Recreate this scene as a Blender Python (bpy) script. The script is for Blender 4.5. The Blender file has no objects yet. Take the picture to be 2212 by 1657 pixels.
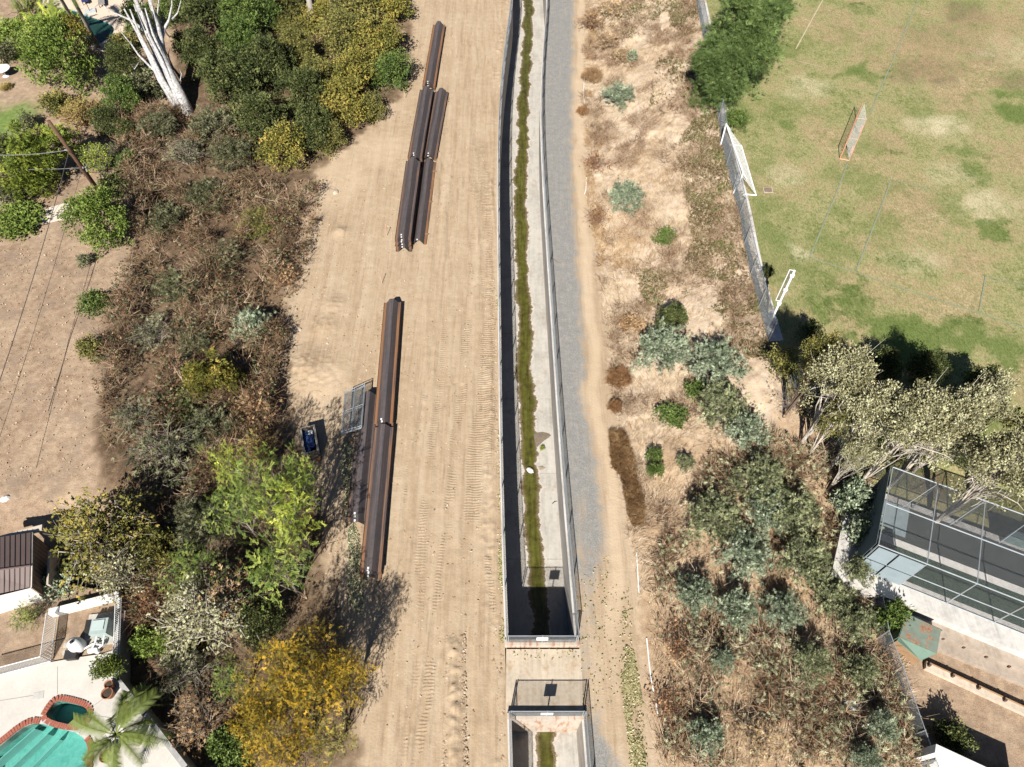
import bpy, math, random
import numpy as np
from mathutils import Vector
from mathutils.geometry import tessellate_polygon

S = bpy.context.scene
C = S.collection
# ------------------------------------------------------------------ camera
CAM_H, TILT, FPX = 40.0, math.radians(34.7), 1535.0
cd = bpy.data.cameras.new('camera'); cam = bpy.data.objects.new('camera', cd); C.objects.link(cam)
cam.location = (0, 0, CAM_H); cam.rotation_euler = (TILT, 0, 0)
cd.sensor_width = 36; cd.lens = 36 * FPX / 2211; cd.clip_start = 0.5; cd.clip_end = 3000
S.camera = cam
# ------------------------------------------------------------------ sky and sun
SUN_EL, SHX, SHY = math.radians(42), 0.2, 0.98      # shadows fall along +Y, slightly +X
wd = bpy.data.worlds.new('World'); S.world = wd; wd.use_nodes = True
wn = wd.node_tree; bgn = wn.nodes['Background']
sky = wn.nodes.new('ShaderNodeTexSky'); sky.sky_type = 'NISHITA'; sky.sun_disc = False
sky.sun_elevation = SUN_EL; sky.sun_rotation = math.atan2(-SHX, -SHY)
sky.air_density = 0.55; sky.dust_density = 0.2
wn.links.new(sky.outputs[0], bgn.inputs[0]); bgn.inputs[1].default_value = 0.05
sl = bpy.data.lights.new('sun', 'SUN'); so = bpy.data.objects.new('sun', sl); C.objects.link(so)
sl.energy = 5.0; sl.angle = math.radians(0.53); sl.color = (1.0, 0.965, 0.905)
so.rotation_euler = Vector((SHX * math.cos(SUN_EL), SHY * math.cos(SUN_EL), -math.sin(SUN_EL))).to_track_quat('-Z', 'Y').to_euler()
so.location = (-10, -40, 60)
vs = S.view_settings; vs.view_transform = 'Standard'; vs.look = 'None'; vs.gamma = 1; vs.exposure = 0.8
vs.use_curve_mapping = False
S.cycles.max_bounces = 4; S.cycles.transparent_max_bounces = 16; S.cycles.diffuse_bounces = 1
S.cycles.use_adaptive_sampling = True; S.cycles.adaptive_threshold = .02; S.cycles.caustics_reflective = False; S.cycles.caustics_refractive = False

# ------------------------------------------------------------------ helpers: pixels of the 2211 px wide view to points of the place
ct, st = math.cos(TILT), math.sin(TILT)
def W0(x, y, z=0.0):
    u = (x - 1105.5) / FPX; v = (y - 828.5) / FPX
    k = (z - CAM_H) / (-ct - v * st)
    return np.array((u * k, (st - v * ct) * k, z))
def pxm(y, z=0.0):                       # pixels per metre at that row
    v = (y - 828.5) / FPX
    return FPX * (ct + v * st) / (CAM_H - z)

def _hash(ix, iy, seed):
    h = (ix.astype(np.int64) * 374761393 + iy.astype(np.int64) * 668265263 + seed * 974634777) & 0x7fffffff
    h = ((h ^ (h >> 13)) * 1274126177) & 0x7fffffff
    h = h ^ (h >> 16)
    return (h & 0xffff) / 65535.0
def vn(x, y, seed=0):
    x = np.asarray(x, float); y = np.asarray(y, float)
    ix = np.floor(x); iy = np.floor(y); fx = x - ix; fy = y - iy
    fx = fx * fx * (3 - 2 * fx); fy = fy * fy * (3 - 2 * fy)
    a = _hash(ix, iy, seed); b = _hash(ix + 1, iy, seed); c = _hash(ix, iy + 1, seed); d = _hash(ix + 1, iy + 1, seed)
    return a + (b - a) * fx + (c - a) * fy + (a - b - c + d) * fx * fy
def fbm(x, y, seed=0, o=4):
    t = 0; a = .5; s = 0
    for i in range(o):
        t = t + a * vn(x * 2 ** i, y * 2 ** i, seed + i * 7); s += a; a *= .55
    return t / s
def sstep(a, b, x):
    t = np.clip((np.asarray(x, float) - a) / (b - a), 0, 1); return t * t * (3 - 2 * t)
def poly_fn(pts, z=0.0):                 # pixel polyline -> X as a function of Y
    P = sorted([tuple(W0(x, y, z)[:2]) for x, y in pts], key=lambda p: p[1])
    ys = np.array([p[1] for p in P]); xs = np.array([p[0] for p in P])
    return lambda Y: np.interp(Y, ys, xs)
def inpoly(X, Y, poly):
    X = np.asarray(X); Y = np.asarray(Y); r = np.zeros(X.shape, bool); n = len(poly)
    for i in range(n):
        x0, y0 = poly[i][:2]; x1, y1 = poly[(i + 1) % n][:2]
        if y0 == y1: continue
        c = ((y0 > Y) != (y1 > Y)) & (X < (x1 - x0) * (Y - y0) / (y1 - y0) + x0)
        r ^= c
    return r

# ------------------------------------------------------------------ the lie of the land
HW = 1.80                                 # half of the channel's clear width
WT = 0.22                                 # wall thickness
_lw = [(1104, 20), (1090, 120), (1083, 200), (1079, 300), (1076.5, 412), (1078.5, 540), (1081.5, 665), (1085, 790), (1090, 954), (1093.5, 1079), (1096, 1204), (1100, 1380), (1108, 1560), (1114, 1700)]
_rw = [(1183, 0), (1173, 150), (1168, 225), (1168, 325), (1173, 415), (1178, 515), (1183, 590), (1188, 665), (1194, 800), (1207, 1029), (1221, 1241), (1240, 1375), (1257, 1560), (1262, 1700)]
_lf, _rf = poly_fn(_lw, .25), poly_fn(_rw, .25)
_yy = np.linspace(1, 80, 80)
_cc = np.polyfit(_yy, (_lf(_yy) + _rf(_yy)) / 2, 6)
_end = np.polyval(_cc, 80); _slp = np.polyval(np.polyder(_cc), 80)
_s0 = np.polyval(_cc, 2.)
def CX(Y):
    Y = np.asarray(Y, float)
    return np.where(Y > 80, _end + _slp * (Y - 80), np.where(Y < 2, _s0, np.polyval(_cc, np.clip(Y, 2, 80))))
def XL(Y): return CX(Y) - HW - WT         # outer faces of the walls
def XR(Y): return CX(Y) + HW + WT
YB0, YB1 = 6.75, 10.35                    # the covered stretch between the two headwalls
CH_D = 3.5

_rtoe = poly_fn([(1268, 0), (1256, 200), (1262, 330), (1272, 430), (1290, 520), (1310, 700), (1325, 850), (1338, 1000), (1372, 1200), (1385, 1400), (1410, 1657)])
_rcr = poly_fn([(1498, -30), (1548, 245), (1560, 330), (1590, 440), (1613, 568), (1655, 735), (1700, 860), (1800, 960), (1880, 1030), (1905, 1200), (1925, 1340), (1960, 1500), (2010, 1657)], 2.5)
_ltoe = poly_fn([(895, 0), (890, 100), (880, 200), (780, 300), (690, 370), (640, 520), (620, 700), (640, 900), (700, 1100), (720, 1250), (770, 1450), (775, 1657)])
_lcr = poly_fn([(380, 0), (380, 240), (300, 400), (280, 600), (230, 800), (200, 950), (250, 1100), (270, 1250), (280, 1657)], 1.5)
_cgA, _cgB = W0(1850, 1215, 2.5), W0(2230, 1405, 2.5)      # front edge of the cage terrace
def Z(X, Y):
    X = np.asarray(X, float); Y = np.asarray(Y, float)
    rt, rc = _rtoe(Y), _rcr(Y)
    fh = np.interp(Y, [6, 12, 17, 20], [1.3, 1.3, 1.9, 2.5])
    t = sstep(0, 1, (X - rt) / (rc - rt))
    zr = fh * t
    side = (_cgB[0] - _cgA[0]) * (Y - _cgA[1]) - (_cgB[1] - _cgA[1]) * (X - _cgA[0])
    low = sstep(.8, -.2, side / np.hypot(_cgB[0] - _cgA[0], _cgB[1] - _cgA[1])) * sstep(-1, 1, X - rc)
    zr = zr * (1 - low) + 1.2 * low
    lump = (fbm(X * .5, Y * .5, 3) - .5) * sstep(0, .15, (X - rt) / (rc - rt)) * sstep(1.02, .9, (X - rc) / 3 + .98)
    zr = zr + lump * .45
    lt, lc = _ltoe(Y), _lcr(Y)
    lh = np.interp(Y, [3, 9, 15, 18.5, 30], [.3, .5, .7, 1.6, 1.8])
    t = sstep(0, 1, (lt - X) / np.maximum(lt - lc, 2))
    zl = lh * t + (fbm(X * .4, Y * .4, 5) - .5) * .7 * sstep(-.5, 2, lt - X) * sstep(4, -1, lc - X)
    dip = sstep(.2, 1.6, lt - X) * sstep(9, 4, lt - X) * sstep(15, 9, Y)
    zl = zl - .5 * dip
    return np.where(X > CX(Y), zr, zl)
def ray_ground(x, y):
    z = 0.0
    for i in range(12):
        p = W0(x, y, z); z = .4 * z + .6 * float(Z(p[0], p[1]))
    p = W0(x, y, z); return np.array((p[0], p[1], float(Z(p[0], p[1]))))
def W(x, y, z=None):
    return ray_ground(x, y) if z is None else W0(x, y, z)

# ------------------------------------------------------------------ mesh building
class MB:
    def __init__(self): self.v = []; self.f = []; self.n = 0
    def raw(self, V, F):
        V = np.asarray(V, float).reshape(-1, 3)
        self.v.append(V); self.f += [tuple(i + self.n for i in f) for f in F]; self.n += len(V); return self
    def box(self, c, s, rz=0, rot=None):
        V = np.array([(x, y, z) for x in (-.5, .5) for y in (-.5, .5) for z in (-.5, .5)]) * np.array(s)
        if rot is not None: V = V @ np.array(rot).T
        elif rz:
            a, b = math.cos(rz), math.sin(rz); V = V @ np.array([[a, b, 0], [-b, a, 0], [0, 0, 1]])
        V = V + np.array(c)
        return self.raw(V, [(0, 1, 3, 2), (4, 6, 7, 5), (0, 4, 5, 1), (2, 3, 7, 6), (0, 2, 6, 4), (1, 5, 7, 3)])
    def tube(self, pts, r, n=6, cap=True):
        pts = [np.array(p, float) for p in pts]
        rs = r if hasattr(r, '__len__') else [r] * len(pts)
        V = []; F = []
        for i, p in enumerate(pts):
            d = pts[min(i + 1, len(pts) - 1)] - pts[max(i - 1, 0)]; d = d / (np.linalg.norm(d) + 1e-9)
            a = np.cross(d, (0, 0, 1) if abs(d[2]) < .95 else (1, 0, 0)); a /= np.linalg.norm(a); b = np.cross(d, a)
            for k in range(n):
                w = 2 * math.pi * k / n; V.append(p + rs[i] * (math.cos(w) * a + math.sin(w) * b))
        for i in range(len(pts) - 1):
            for k in range(n):
                q = (k + 1) % n; F.append((i * n + k, i * n + q, (i + 1) * n + q, (i + 1) * n + k))
        if cap and n > 2: F.append(tuple(range(n - 1, -1, -1))); F.append(tuple((len(pts) - 1) * n + k for k in range(n)))
        return self.raw(V, F)
    def prism(self, poly, z0, z1):       # polygon (counter-clockwise) extruded in z; z's may be lists
        n = len(poly); P = [np.array(p, float) for p in poly]
        V = [(p[0], p[1], z0) for p in P] + [(p[0], p[1], z1) for p in P]
        F = [tuple(range(n - 1, -1, -1)), tuple(range(n, 2 * n))] + [(i, (i + 1) % n, n + (i + 1) % n, n + i) for i in range(n)]
        return self.raw(V, F)
    def lathe(self, c, prof, n=20, axis=None):
        V = []; F = []
        for r, z in prof:
            for k in range(n):
                w = 2 * math.pi * k / n; V.append((r * math.cos(w), r * math.sin(w), z))
        V = np.array(V)
        if axis is not None:
            a = np.array(axis, float); a /= np.linalg.norm(a)
            x = np.cross(a, (0, 0, 1)); x /= np.linalg.norm(x); y = np.cross(a, x)
            V = V[:, :1] * x + V[:, 1:2] * y + V[:, 2:] * a
        V = V + np.array(c)
        for i in range(len(prof) - 1):
            for k in range(n):
                q = (k + 1) % n; F.append((i * n + k, i * n + q, (i + 1) * n + q, (i + 1) * n + k))
        F.append(tuple(range(n - 1, -1, -1))); F.append(tuple((len(prof) - 1) * n + k for k in range(n)))
        return self.raw(V, F)
    def arrays(self): return np.concatenate(self.v), self.f

def np_mesh(name, V, F, tint=None, mats=(None,)):
    """V (n,3); F (m,k) array of equal polygons."""
    me = bpy.data.meshes.new(name); V = np.ascontiguousarray(V, dtype=np.float32); F = np.ascontiguousarray(F, dtype=np.int32)
    m, k = F.shape
    me.vertices.add(len(V)); me.vertices.foreach_set('co', V.ravel())
    me.loops.add(m * k); me.loops.foreach_set('vertex_index', F.ravel())
    me.polygons.add(m); me.polygons.foreach_set('loop_start', np.arange(0, m * k, k, dtype=np.int32))
    if tint is not None:
        a = me.attributes.new('tint', 'FLOAT', 'FACE'); a.data.foreach_set('value', np.ascontiguousarray(tint, dtype=np.float32))
    for x in mats: me.materials.append(x)
    me.update(calc_edges=True)
    return me
ORG = {}
def empty(name, loc, label=None, cat=None, group=None):
    o = bpy.data.objects.new(name, None); C.objects.link(o); o.location = loc; o.empty_display_size = .3
    ORG[o.name] = np.array(loc, float)
    return tag(o, label, cat, group)
def tag(o, label=None, cat=None, group=None, kind=None):
    if label: o['label'] = label
    if cat: o['category'] = cat
    if group: o['group'] = group
    if kind: o['kind'] = kind
    return o
def obj(name, mb, mat, parent=None, smooth=False, at=None):
    """one mesh object; world-space geometry; origin = parent's root or `at`."""
    V, F = mb.arrays() if isinstance(mb, MB) else mb
    org = ORG[parent.name] if parent is not None else np.array(at if at is not None else (0, 0, 0), float)
    me = bpy.data.meshes.new(name); me.from_pydata((V - org).tolist(), [], F); me.update()
    if smooth: me.polygons.foreach_set('use_smooth', [True] * len(me.polygons))
    me.materials.append(mat)
    o = bpy.data.objects.new(name, me); C.objects.link(o)
    if parent is not None: o.parent = parent
    else: o.location = org
    ORG[o.name] = org if parent is None else org
    return o
def place(name, me, mat, parent, loc=(0, 0, 0), rz=0, sc=(1, 1, 1)):
    o = bpy.data.objects.new(name, me); C.objects.link(o); o.parent = parent
    o.location = loc; o.rotation_euler = (0, 0, rz); o.scale = sc
    if mat is not None and o.material_slots:
        o.material_slots[0].link = 'OBJECT'; o.material_slots[0].material = mat
    return o

# ------------------------------------------------------------------ materials
class NT:
    def __init__(s, name):
        s.m = bpy.data.materials.new(name); s.m.use_nodes = True; s.t = s.m.node_tree
        s.b = s.t.nodes['Principled BSDF']; s.o = s.t.nodes['Material Output']
        s.P = s.t.nodes.new('ShaderNodeNewGeometry').outputs['Position']
    def set(s, sock, v):
        if isinstance(v, bpy.types.NodeSocket): s.t.links.new(v, sock)
        elif v is not None:
            if sock.type == 'RGBA' and len(v) == 3: v = (*v, 1)
            sock.default_value = v
    def noise(s, scale, detail=4, rough=.55, vec=None, dist=0, stretch=None, off=0):
        n = s.t.nodes.new('ShaderNodeTexNoise'); n.inputs['Scale'].default_value = scale
        n.inputs['Detail'].default_value = detail; n.inputs['Roughness'].default_value = rough; n.inputs['Distortion'].default_value = dist
        v = vec if vec is not None else s.P
        if stretch or off:
            mp = s.t.nodes.new('ShaderNodeMapping'); s.t.links.new(v, mp.inputs[0])
            mp.inputs['Scale'].default_value = stretch or (1, 1, 1); mp.inputs['Location'].default_value = (off, off * .7, 0); v = mp.outputs[0]
        s.t.links.new(v, n.inputs['Vector']); return n.outputs['Fac']
    def vor(s, scale, feat='F1', vec=None, out='Distance'):
        n = s.t.nodes.new('ShaderNodeTexVoronoi'); n.feature = feat; n.inputs['Scale'].default_value = scale
        s.t.links.new(vec if vec is not None else s.P, n.inputs['Vector']); return n.outputs[out]
    def wave(s, scale, vec=None, dist=0, dscale=1, direction='Y', prof='SIN'):
        n = s.t.nodes.new('ShaderNodeTexWave'); n.bands_direction = direction; n.wave_profile = prof
        n.inputs['Scale'].default_value = scale; n.inputs['Distortion'].default_value = dist; n.inputs['Detail Scale'].default_value = dscale
        s.t.links.new(vec if vec is not None else s.P, n.inputs['Vector']); return n.outputs['Fac']
    def ramp(s, f, stops):
        n = s.t.nodes.new('ShaderNodeValToRGB'); e = n.color_ramp.elements
        while len(e) < len(stops): e.new(.5)
        for i, (p, c) in enumerate(stops):
            e[i].position = p; e[i].color = (*c, 1) if hasattr(c, '__len__') else (c, c, c, 1)
        s.set(n.inputs[0], f); return n.outputs[0]
    def mix(s, f, a, b, mode='MIX'):
        n = s.t.nodes.new('ShaderNodeMix'); n.data_type = 'RGBA'; n.blend_type = mode
        s.set(n.inputs[0], f); s.set(n.inputs[6], a); s.set(n.inputs[7], b); return n.outputs[2]
    def math(s, op, a, b=None, clamp=False):
        n = s.t.nodes.new('ShaderNodeMath'); n.operation = op; n.use_clamp = clamp
        s.set(n.inputs[0], a)
        if b is not None: s.set(n.inputs[1], b)
        return n.outputs[0]
    def map(s, v, a, b, c=0, d=1):
        n = s.t.nodes.new('ShaderNodeMapRange'); n.interpolation_type = 'SMOOTHSTEP'
        s.set(n.inputs[0], v); n.inputs[1].default_value = a; n.inputs[2].default_value = b; n.inputs[3].default_value = c; n.inputs[4].default_value = d
        return n.outputs[0]
    def attr(s, name, out='Fac'):
        n = s.t.nodes.new('ShaderNodeAttribute'); n.attribute_name = name; return n.outputs[out]
    def sep(s, c):
        n = s.t.nodes.new('ShaderNodeSeparateColor'); s.set(n.inputs[0], c); return n.outputs
    def rnd(s):
        return s.t.nodes.new('ShaderNodeObjectInfo').outputs['Random']
    def objco(s):
        return s.t.nodes.new('ShaderNodeTexCoord').outputs['Object']
    def bump(s, h, strength=.5, dist=.02, prev=None):
        n = s.t.nodes.new('ShaderNodeBump'); s.set(n.inputs['Height'], h); n.inputs['Strength'].default_value = strength; n.inputs['Distance'].default_value = dist
        if prev is not None: s.t.links.new(prev, n.inputs['Normal'])
        return n.outputs[0]
    def done(s, col, rough=.85, metal=0, spec=.3, nrm=None):
        s.set(s.b.inputs['Base Color'], col); s.set(s.b.inputs['Roughness'], rough); s.set(s.b.inputs['Metallic'], metal)
        s.b.inputs['Specular IOR Level'].default_value = spec
        if nrm is not None: s.t.links.new(nrm, s.b.inputs['Normal'])
        return s.m
MATS = {}
def plain(name, c, rough=.7, metal=0, var=.25, scale=3, spec=.3, bump=0):
    if name in MATS: return MATS[name]
    n = NT(name); a = n.noise(scale, 5, .6); b = n.noise(scale * 9, 3)
    f = n.math('ADD', n.math('MULTIPLY', a, .65), n.math('MULTIPLY', b, .35))
    col = n.ramp(f, [(.3, tuple(x * (1 - var) for x in c)), (.7, tuple(min(1, x * (1 + var * .6)) for x in c))])
    nr = n.bump(f, bump, .02) if bump else None
    MATS[name] = n.done(col, rough, metal, spec, nr); return MATS[name]
def leafmat(name, c0, c1, c2, trans=.16, rough=.6, hue=0):
    if name in MATS: return MATS[name]
    n = NT(name); f = n.attr('tint'); r = n.rnd()
    col = n.ramp(f, [(0, c0), (.5, c1), (1, c2)])
    col = n.mix(n.map(r, 0, 1, 0, .35), col, tuple(x * .62 for x in c1))
    n.done(col, rough, 0, .35)
    tr = n.t.nodes.new('ShaderNodeBsdfTranslucent'); n.set(tr.inputs[0], col)
    mx = n.t.nodes.new('ShaderNodeMixShader'); mx.inputs[0].default_value = trans
    n.t.links.new(n.b.outputs[0], mx.inputs[1]); n.t.links.new(tr.outputs[0], mx.inputs[2]); n.t.links.new(mx.outputs[0], n.o.inputs[0])
    MATS[name] = n.m; return n.m

# ------------------------------------------------------------------ ground material: the zones are stored on the mesh
_gr = poly_fn([(1240, -20), (1236, 100), (1233, 320), (1240, 500), (1254, 700), (1264, 800), (1256, 850), (1262, 900), (1284, 980), (1298, 1100), (1306, 1180), (1300, 1240), (1290, 1350), (1280, 1500), (1300, 1560), (1335, 1657)])
def blobs(X, Y, lst, z, rough=.5, seed=0):
    w = np.zeros(X.shape); nz = fbm(X * .8, Y * .8, 40 + seed) - .5
    for x, y, rx, ry, a in lst:
        c = W0(x, y, z); k = pxm(y, z); k2 = abs(W0(x, y - ry, z)[1] - c[1])
        d = np.hypot((X - c[0]) / (rx / k), (Y - c[1]) / k2) + nz * rough * 2
        w = np.maximum(w, a * sstep(1.15, .35, d))
    return w
TRACKS = [([(1023, 300), (1023, 415), (1017, 640), (998, 829), (990, 829), (983, 979), (973, 1079), (963, 1204), (950, 1292), (935, 1392), (925, 1492), (903, 1600), (895, 1657)], .34, 1.0),
          ([(917, 850), (903, 917), (885, 1029), (878, 1080)], .22, .8), ([(945, 860), (928, 992), (913, 1142), (905, 1250)], .24, .7),
          ([(1040, 300), (1048, 500), (1053, 690), (1043, 854), (1028, 1004), (1023, 1104), (1020, 1180)], .55, .85),
          ([(1062, 850), (1058, 1054), (1055, 1154), (1062, 1260), (1068, 1330)], .22, .8), ([(957, 700), (950, 829), (940, 950), (930, 1080), (915, 1242), (905, 1400), (885, 1560), (870, 1657)], .25, .55),
          ([(968, 420), (965, 600), (960, 760)], .3, .35), ([(1000, 100), (1003, 250), (1000, 420)], .3, .3)]
def zones(X, Y):
    n1 = fbm(X * 1.3, Y * 1.3, 11) - .5; n2 = fbm(X * .35, Y * .35, 12) - .5
    right = X > CX(Y)
    gravel = sstep(.75, -.75, X - _gr(Y) + n1 * .7) * right * (1 - .58 * sstep(18, 12.6, Y + n1 * 6) * sstep(4.2, 7.6, Y + n1 * 3))
    gravel = gravel * (1 - .5 * sstep(.45, .7, fbm(X * .9, Y * .16, 16)) * sstep(24, 17, Y))
    rt, rc = _rtoe(Y), _rcr(Y)
    slope = sstep(-.6, .8, X - rt + n1) * sstep(.3, -.3, X - rc) * right
    side = ((_cgB[0] - _cgA[0]) * (Y - _cgA[1]) - (_cgB[1] - _cgA[1]) * (X - _cgA[0])) / np.hypot(_cgB[0] - _cgA[0], _cgB[1] - _cgA[1])
    field = sstep(-.2, .3, X - rc) * sstep(0, 1.5, side) * right
    litR = sstep(-.2, .3, X - rc) * (1 - field) * right * .8
    lt, lc = _ltoe(Y), _lcr(Y)
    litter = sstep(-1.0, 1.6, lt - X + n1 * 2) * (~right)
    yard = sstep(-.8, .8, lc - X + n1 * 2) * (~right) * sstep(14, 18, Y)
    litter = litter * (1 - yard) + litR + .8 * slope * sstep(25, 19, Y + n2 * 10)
    track = np.zeros(X.shape)
    for pl, hw, a in TRACKS:
        f = poly_fn(pl); y0, y1 = W0(*pl[-1])[1], W0(*pl[0])[1]
        w = sstep(hw * 1.15, hw * .75, np.abs(X - f(Y) + (fbm(X * 0 + 3, Y * .3, 9) - .5) * .5)) * sstep(y0 - .4, y0 + .6, Y) * sstep(y1 + .4, y1 - .6, Y)
        track = np.maximum(track, w * a * sstep(.3, .5, fbm(X * .8, Y * .35, 21)))
    dust = sstep(.25, -.1, np.abs(X - (_gr(Y) + .75 + n2 * .8)) - .3) * right * sstep(8, 14, Y) * .8
    dust = np.maximum(dust, blobs(X, Y, [(720, 380, 90, 60, .6), (700, 820, 60, 50, .7), (830, 330, 60, 40, .5)], 0, .5, 3) * ~right)
    stain = blobs(X, Y, [(2082, 30, 60, 30, 1), (2010, 152, 80, 34, 1), (1955, 165, 60, 26, .7), (2190, 175, 60, 25, .6), (2030, 80, 100, 34, .5), (2120, 120, 60, 30, .4)], 2.5, .6, 1)
    pale = blobs(X, Y, [(2025, 272, 75, 32, .9), (2130, 440, 90, 40, .7), (1700, 380, 60, 25, .6), (2180, 110, 80, 40, .5), (2060, 380, 70, 30, .5), (1720, 545, 25, 25, .8), (1985, 560, 90, 30, .5), (1740, 190, 60, 30, .5)], 2.5, .7, 2) * field
    green = blobs(X, Y, [(1990, 735, 190, 60, 1), (1830, 650, 110, 60, .8), (2150, 740, 110, 60, .9), (1700, 500, 60, 60, .5), (1850, 155, 70, 22, .9), (2140, 500, 60, 30, .9), (1930, 560, 60, 25, .7), (2100, 375, 50, 30, .8), (2190, 245, 40, 45, .9), (1860, 690, 60, 40, .5), (1780, 620, 80, 60, .55), (1690, 100, 30, 30, .5), (1860, 20, 60, 20, .7), (1700, 270, 20, 16, .8), (2090, 330, 60, 20, .7), (1930, 330, 40, 15, .6), (1820, 460, 40, 20, .5)], 2.5, 1.0, 5) * field
    brown = blobs(X, Y, [(1985, 120, 150, 70, .9), (2150, 70, 120, 60, .8), (1900, 300, 60, 30, .8), (1830, 70, 70, 40, .6), (1960, 430, 90, 40, .7), (1870, 520, 60, 30, .5), (2180, 330, 60, 30, .7), (2090, 560, 90, 30, .5), (1900, 640, 70, 22, .6), (1760, 270, 50, 30, .5), (2060, 210, 80, 30, .5)], 2.5, .8, 8) * field
    lawn = blobs(X, Y, [(20, 265, 70, 55, 1)], 1.8, .25, 6) * (~right)
    return dict(gravel=gravel, field=field, slope=slope, yard=yard, lawn=lawn, litter=np.clip(litter, 0, 1), track=track, dust=dust, stain=stain, pale=pale, green=green, brown=brown)
ZN = [('gravel', 'field', 'slope'), ('yard', 'lawn', 'litter'), ('track', 'dust', 'stain'), ('pale', 'green', 'brown')]

def ground_material(name, use):
    n = NT(name); A = {i: n.sep(n.attr('z%d' % i, 'Color')) for i in range(4)}
    w = {}
    for i, t in enumerate(ZN):
        for j, k in enumerate(t):
            if k not in w: w[k] = A[i][j]
    fine = n.noise(20, 3, .7); mid = n.noise(2.2, 4, .62); big = n.noise(.33, 3, .6)
    edge = n.math('MULTIPLY', n.math('SUBTRACT', n.math('ADD', n.math('MULTIPLY', fine, .45), n.math('MULTIPLY', mid, .55)), .5), 1.5)
    def m(k, lo=.15, hi=.85): return n.map(n.math('ADD', w[k], edge), lo, hi)
    fl = n.noise(1, 2, .6, stretch=(6, .4, 1))
    col = None; h = n.math('MULTIPLY', n.noise(7, 3, .65), 1.0)
    if 'dirt' in use:      # graded dirt with wheel lanes
        lane = n.noise(1, 3, .6, stretch=(1.5, .09, 1))
        d = n.math('ADD', n.math('MULTIPLY', lane, .5), n.math('ADD', n.math('MULTIPLY', big, .3), n.math('MULTIPLY', mid, .25)))
        col = n.ramp(d, [(.35, (.305, .216, .135)), (.52, (.390, .290, .190)), (.70, (.465, .365, .258))])
        col = n.mix(n.map(fl, .45, .7, 0, .45), col, (.455, .355, .25))
        col = n.mix(n.map(n.noise(1, 4, .7, stretch=(3.2, .22, 1), off=40), .54, .68, 0, .5), col, (.255, .175, .108))
        col = n.mix(n.map(fine, .52, .75, 0, .38), col, (.24, .16, .092))
        if 'dust' in use: col = n.mix(n.math('MULTIPLY', w['dust'], .7), col, (.53, .405, .275))
        peb = n.map(n.vor(8), .05, .09, 1, 0)
        col = n.mix(n.math('MULTIPLY', peb, n.map(mid, .5, .62, 0, .8)), col, (.62, .52, .39))
    if 'gravel' in use:
        gs = n.sep(n.vor(34, out='Color'))[0]
        gra = n.ramp(n.math('ADD', n.math('MULTIPLY', gs, .35), n.math('ADD', n.math('MULTIPLY', fine, .35), n.math('MULTIPLY', mid, .3))), [(.25, (.165, .160, .148)), (.55, (.240, .232, .215)), (.8, (.36, .345, .315))])
        gra = n.mix(n.map(n.math('ADD', n.math('MULTIPLY', fl, .6), n.math('MULTIPLY', mid, .4)), .48, .75, 0, .5), gra, (.37, .31, .24))
        col = n.mix(m('gravel'), col, gra)
    if 'slope' in use:     # dry slope soil
        sl = n.ramp(n.math('ADD', n.math('MULTIPLY', mid, .45), n.math('ADD', n.math('MULTIPLY', fine, .35), n.math('MULTIPLY', big, .25))), [(.37, (.30, .205, .130)), (.52, (.50, .385, .270)), (.7, (.65, .535, .41))])
        sl = n.mix(n.map(n.noise(1.0, 4, .65, off=31), .52, .7, 0, .6), sl, (.46, .38, .31))
        sl = n.mix(n.map(n.noise(.8, 4, .7, off=77), .60, .74, 0, .6), sl, (.42, .26, .125))
        col = sl if col is None else n.mix(m('slope'), col, sl)
    if 'yard' in use:
        yd = n.ramp(n.math('ADD', n.math('MULTIPLY', mid, .4), n.math('ADD', n.math('MULTIPLY', fine, .4), n.math('MULTIPLY', big, .3))), [(.40, (.155, .105, .068)), (.53, (.30, .21, .14)), (.68, (.44, .33, .225))])
        yd = n.mix(n.map(n.noise(.7, 4, .7, off=12), .47, .65, 0, .6), yd, (.235, .175, .13))
        col = yd if col is None else n.mix(m('yard'), col, yd)
        col = n.mix(w['lawn'], col, n.ramp(mid, [(.35, (.10, .16, .035)), (.65, (.20, .25, .08))]))
    if 'litter' in use:
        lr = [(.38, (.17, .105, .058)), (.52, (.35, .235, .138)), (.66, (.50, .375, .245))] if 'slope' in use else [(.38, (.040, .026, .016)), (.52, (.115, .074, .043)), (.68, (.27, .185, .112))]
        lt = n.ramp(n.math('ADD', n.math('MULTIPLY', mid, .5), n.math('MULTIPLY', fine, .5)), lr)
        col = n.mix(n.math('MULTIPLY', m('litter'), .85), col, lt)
    if 'field' in use:
        f1 = n.noise(.15, 4, .62, off=5); f2 = n.noise(.55, 4, .68, off=9); f3 = n.noise(5, 3, .72); f4 = n.noise(1, 2, .7, stretch=(14, 5, 1))
        fm = n.math('ADD', n.math('MULTIPLY', f1, .38), n.math('ADD', n.math('MULTIPLY', f2, .30), n.math('MULTIPLY', f3, .34)))
        fd = n.ramp(fm, [(.36, (.120, .145, .045)), (.44, (.205, .212, .082)), (.50, (.310, .285, .140)), (.56, (.335, .255, .140)), (.64, (.460, .375, .230))])
        fd = n.mix(n.map(n.noise(.22, 4, .65, off=50), .50, .64, 0, .6), fd, (.165, .192, .064))
        fd = n.mix(n.math('MULTIPLY', w['pale'], n.map(f2, .35, .6, .3, .9)), fd, (.56, .48, .325))
        fd = n.mix(n.math('MULTIPLY', w['stain'], n.map(n.math('ADD', f3, f2), .8, 1.2, .3, .9)), fd, (.15, .105, .07))
        fd = n.mix(n.math('MULTIPLY', w['brown'], n.map(n.math('ADD', f3, f2), .8, 1.2, .35, .9)), fd, (.36, .255, .155))
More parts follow.
